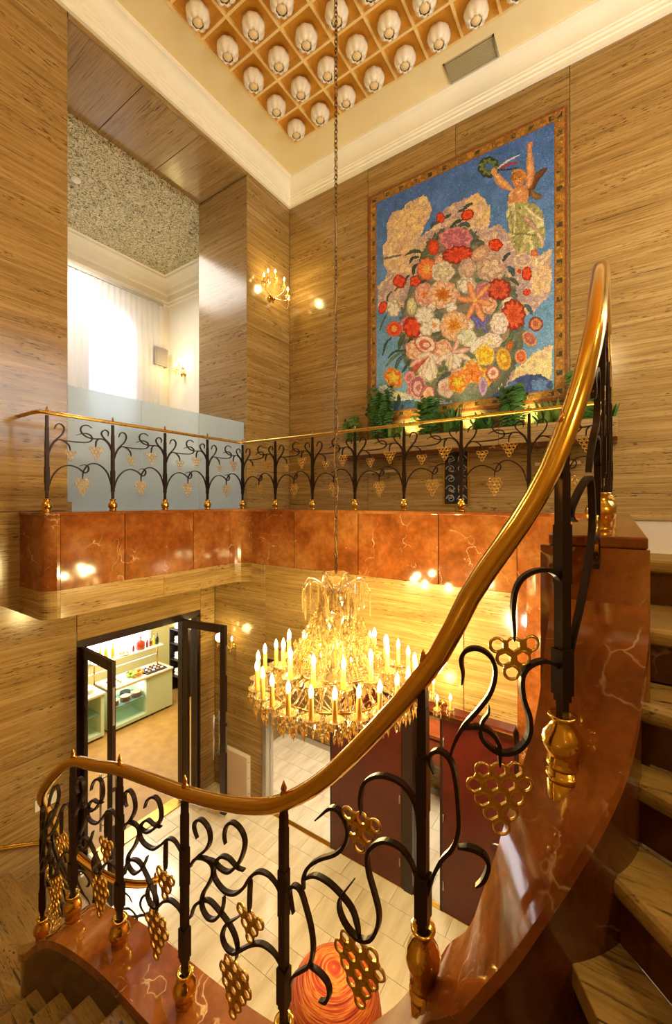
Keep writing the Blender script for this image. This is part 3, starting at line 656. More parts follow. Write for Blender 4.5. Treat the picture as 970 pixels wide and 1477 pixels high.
obj('stem', MB().lathe(stem, (cx,cy,EYE), 16), GLASSARM, CD)
def pol(r, a, z): return (cx+r*math.cos(a), cy+r*math.sin(a), EYE+z)
drop = MB().octa((0,0,0), .0155, .056); drop_me = mesh_from(drop, 'crystal_drop', CRYSTAL)
spear = MB().lathe([(.002,-.21),(.011,-.17),(.012,-.06),(.008,-.012),(.0115,0),(.006,.014)], (0,0,0), 6, smooth=False); spear_me = mesh_from(spear, 'crystal_spear', CRYSTAL)
for k in range(8):
    a = 2*PI*k/8+.25
    ar = [pol(.05,a,-.74),pol(.11,a,-.68),pol(.19,a,-.635),pol(.255,a,-.645),pol(.28,a,-.69)]
    o = obj('crown_arm', MB().tube(catmull(ar,4), .009, 6), GLASSARM, CD)
    for r, zz in ((.28,-.715),(.225,-.66)):
        inst('crystal_spear', spear_me, o, Vector(pol(r,a+.12*(r>.25),zz))-world_loc(CD))
# candles: two rings
candle = MB().lathe([(.017,0),(.0175,.01),(.0165,.15),(.012,.152)], (0,0,0), 10); candle_me = mesh_from(candle,'candle',CANDLE)
flame = MB().lathe([(.008,.148),(.0155,.168),(.0175,.186),(.014,.206),(.007,.226),(.001,.24)], (0,0,0), 10); flame_me = mesh_from(flame,'flame_bulb',FLAME)
dish_me = mesh_from(MB().lathe([(.016,-.012),(.03,-.01),(.058,.006),(.068,.016),(.066,.018),(.03,-.002),(.012,0)], (0,0,0), 14, 7, .06, cap=False), 'drip_dish', GLASSARM)
rd = random.Random(3); beads = MB()
def bead_line(p, q, sag, n, r=.0075):
    for i in range(n+1):
        t = i/n; beads.octa((p[0]+(q[0]-p[0])*t, p[1]+(q[1]-p[1])*t, p[2]+(q[2]-p[2])*t-sag*4*t*(1-t)), r, r*1.1, .5)
ndrop = 0
for (N, R, zb, ph) in ((24,.635,-1.46,.06),(12,.43,-1.335,.2)):
    for k in range(N):
        a = 2*PI*k/N+ph; rr = R+rd.uniform(-.02,.02); zz = zb+rd.uniform(-.012,.012)
        base = Vector(pol(rr,a,zz))-world_loc(CD)
        arm = [pol(.10,a,zb+.02),pol(.10+(rr-.1)*.35,a,zb+.07),pol(.10+(rr-.1)*.65,a,zb-.06),pol(rr-.03,a,zb-.075),pol(rr,a,zz-.01)]
        A = obj('candle_arm', MB().tube(catmull(arm,4), .0085, 6), GLASSARM, CD)
        c = inst('candle', candle_me, A, base); inst('drip_dish', dish_me, A, base)
        f = inst('flame_bulb', flame_me, A, base)
        nd = 7 if N == 24 else 5
        for q in range(nd):
            b = 2*PI*q/nd+rd.random()*.5; p = base+Vector((.060*math.cos(b),.060*math.sin(b),-.045-rd.random()*.02)); sc = rd.uniform(.8,1.25)
            inst('crystal_drop', drop_me, A, p, (0,0,rd.random()*3), (sc,sc,sc))
        a2 = 2*PI*(k+1)/N+ph
        bead_line(pol(rr,a,zb-.01), pol(R,a2,zb-.01), .05, 12)
        bead_line(pol(rr,a,zb+.01), pol(.16 if N==12 else .40, a+.05, zb+(.34 if N==12 else .14)), .05, 20)
for k in range(24):
    a = 2*PI*k/24
    bead_line(pol(.27,a,-.70), pol(.15,a,-.86), .02, 12); bead_line(pol(.15,a,-.84), pol(.23,a,-1.06), .0, 16)
    bead_line(pol(.24,a,-1.02), pol(.40,a+.1,-1.32), .03, 22, .009); bead_line(pol(.2,a,-.95), pol(.31,a+.1,-1.22), .03, 18, .009); bead_line(pol(.62,a,-1.50), pol(.08,a,-1.74), .06, 34)
    bead_line(pol(.13,a,-.80), pol(.13,a+.26,-.80), .03, 6); bead_line(pol(.22,a,-1.0), pol(.22,a+.26,-1.0), .03, 7); bead_line(pol(.3,a,-1.18), pol(.3,a+.26,-1.18), .03, 8)
bo = obj('bead_strands', beads, CRYSTAL, CD); bo['kind'] = 'stuff'
big = MB()
for i in range(950):
    a = rd.random()*2*PI; r = rd.choice((.1,.16,.2,.26,.33,.5,.62)); zt = {.1:-.78,.16:-.9,.2:-1.0,.26:-1.1,.33:-1.22,.5:-1.5,.62:-1.55}[r]
    big.octa(pol(r+rd.uniform(-.03,.03), a, zt+rd.uniform(-.06,.05)), .014, .036)
bg = obj('crystal_cascade', big, CRYSTAL, CD); bg['kind'] = 'stuff'
for r_, z_ in ((.52,-1.47),(.30,-1.36),(.14,-.86)): obj('ring_frame', MB().tube([pol(r_,2*PI*k/40,z_) for k in range(40)], .009, 6, closed=True), COPPER, CD)

# ------------------------------------------------------------------ wall sconces
sc_c = mesh_from(MB().lathe([(.011,0),(.0115,.005),(.0105,.10),(.008,.102)],(0,0,0),8),'candle',CANDLE)
sc_f = mesh_from(MB().lathe([(.006,.10),(.014,.118),(.016,.132),(.012,.15),(.001,.176)],(0,0,0),8),'flame_bulb',SCFLAME)
sc_d = mesh_from(MB().lathe([(.012,-.01),(.034,.0),(.045,.012),(.043,.014),(.02,0)],(0,0,0),12,6,.06,cap=False),'drip_dish',GLASSARM)
def sconce(label, base, nrm, arms, power, group=None, sc=1.0):
    """base: wall point; nrm: wall normal; arms: (sideways, up, out) of each candle foot"""
    b = Vector(base); n = Vector(nrm); sd = Vector((-n.y, n.x, 0)); up = Vector((0,0,1))
    S = thing('wall_sconce', label, 'wall lamp', base, group)
    hub = b+n*.09*sc
    m = MB().tube([b, b+n*.02*sc], .05*sc, 14); obj('back_plate', m, BRASS, S)
    m = MB().sphere(hub+up*-.03*sc, .036*sc, 12, 8); m.tube([b+n*.01, hub], .012*sc, 8); m.lathe([(.01,-.10),(.02,-.085),(.012,-.07)],tuple(hub),10); obj('boss', m, COPPER, S)
    pos = []
    for a, u, o_ in arms:
        p = b+sd*a*sc+up*u*sc+n*o_*sc
        A = obj('arm', MB().tube(catmull([hub, hub+(p-hub)*.35-up*.05*sc, p-up*.07*sc+(p-hub)*-.12, p-up*.01],5), .007*sc, 6), GLASSARM, S)
        for me, nm in ((sc_c,'candle'),(sc_f,'flame_bulb'),(sc_d,'drip_dish')): inst(nm, me, A, p-b, (0,0,0), (sc,sc,sc))
        for q in range(4):
            inst('crystal_drop', drop_me, A, p-b+Vector((.04*math.cos(q*1.57),.04*math.sin(q*1.57),-.035))*sc, (0,0,q), (.8*sc,)*3)
        pos.append(p+up*.13*sc)
    c = sum((p for p in pos), Vector((0,0,0)))/len(pos)
    lamp('sconce_glow', 'POINT', c+n*.10, power, WARM, .06)
    return S
A6 = [(-.30,.10,.16),(-.22,.20,.18),(.0,.30,.14),(.17,.22,.20),(.20,.04,.26),(.24,-.10,.24)]
A3 = [(-.17,.06,.16),(-.06,.17,.14),(.15,.05,.18),(.02,.03,.24)]
sconce('large crystal wall sconce with six lit candles on the upper travertine near the corner', (XL, 5.46, EYE+3.62), (1,0,0), A6, 14)
sconce('crystal wall sconce with lit candles on the lower wall beside the open glass door', (-4.70, FY_, EYE-2.12), (0,-1,0), A3, 6, sc=.9)
sconce('crystal wall sconce with lit candles on the lower wall above the dark red doors', (-1.52, FY_, EYE-2.12), (0,-1,0), A3, 6, sc=.9)
sconce('lit gilt sconce on the white wall of the upper left room', (-8.55, 6.2, EYE+3.05), (0,-1,0), A3, 12)

# ------------------------------------------------------------------ ceiling lights: one tulip shade in each coffer
def tulip():
    m = MB(); n = 32; prof=[(.05,.02),(.10,.005),(.132,-.035),(.138,-.08),(.122,-.122),(.092,-.155),(.074,-.166),(.064,-.160),(.09,-.13)]
    v=[];f=[]
    for i,(r,z) in enumerate(prof):
        for k in range(n):
            a=2*PI*k/n; rib=1+.07*abs(math.sin(4*a))-.02; zz=z-(.022*abs(math.sin(4*a)) if 4<=i<=7 else 0)
            v.append((r*rib*math.cos(a), r*rib*math.sin(a), zz))
    for i in range(len(prof)-1):
        for k in range(n): f.append((i*n+k,i*n+(k+1)%n,(i+1)*n+(k+1)%n,(i+1)*n+k))
    return m.add(v,f,True)
tul_me = mesh_from(tulip(),'shade',SHELLM); bulb_me = mesh_from(MB().sphere((0,0,-.128),.068,14,10),'bulb',BULBOFF); stub_me = mesh_from(MB().lathe([(.06,.09),(.06,.06),(.03,.05),(.03,0)],(0,0,0),12),'mount',RIB)
ORD = ['first','second','third','fourth','fifth','sixth','seventh','eighth','ninth','tenth','eleventh','twelfth','thirteenth']
for i in range(NX):
    for j in range(NY):
        x, y = CX0+CS*(i+.5), CY1-CS*(j+.5); d = -.5612*x+.8288*y; r = .8277*x+.5595*y
        px = 485+600*r/max(d,.1); py = 724-600*5.75/max(d,.1)
        if d < .5 or not (-20 < px < 990 and py > -170): continue
        t = thing('ceiling_light', 'white tulip shade, %s coffer from left wall, %s row from mosaic' % (ORD[i], ORD[j]), 'ceiling light', (x, y, ZC+.01), 'tulip lights in the coffered ceiling')
        inst('shade', tul_me, t); inst('bulb', bulb_me, t); inst('mount', stub_me, t)

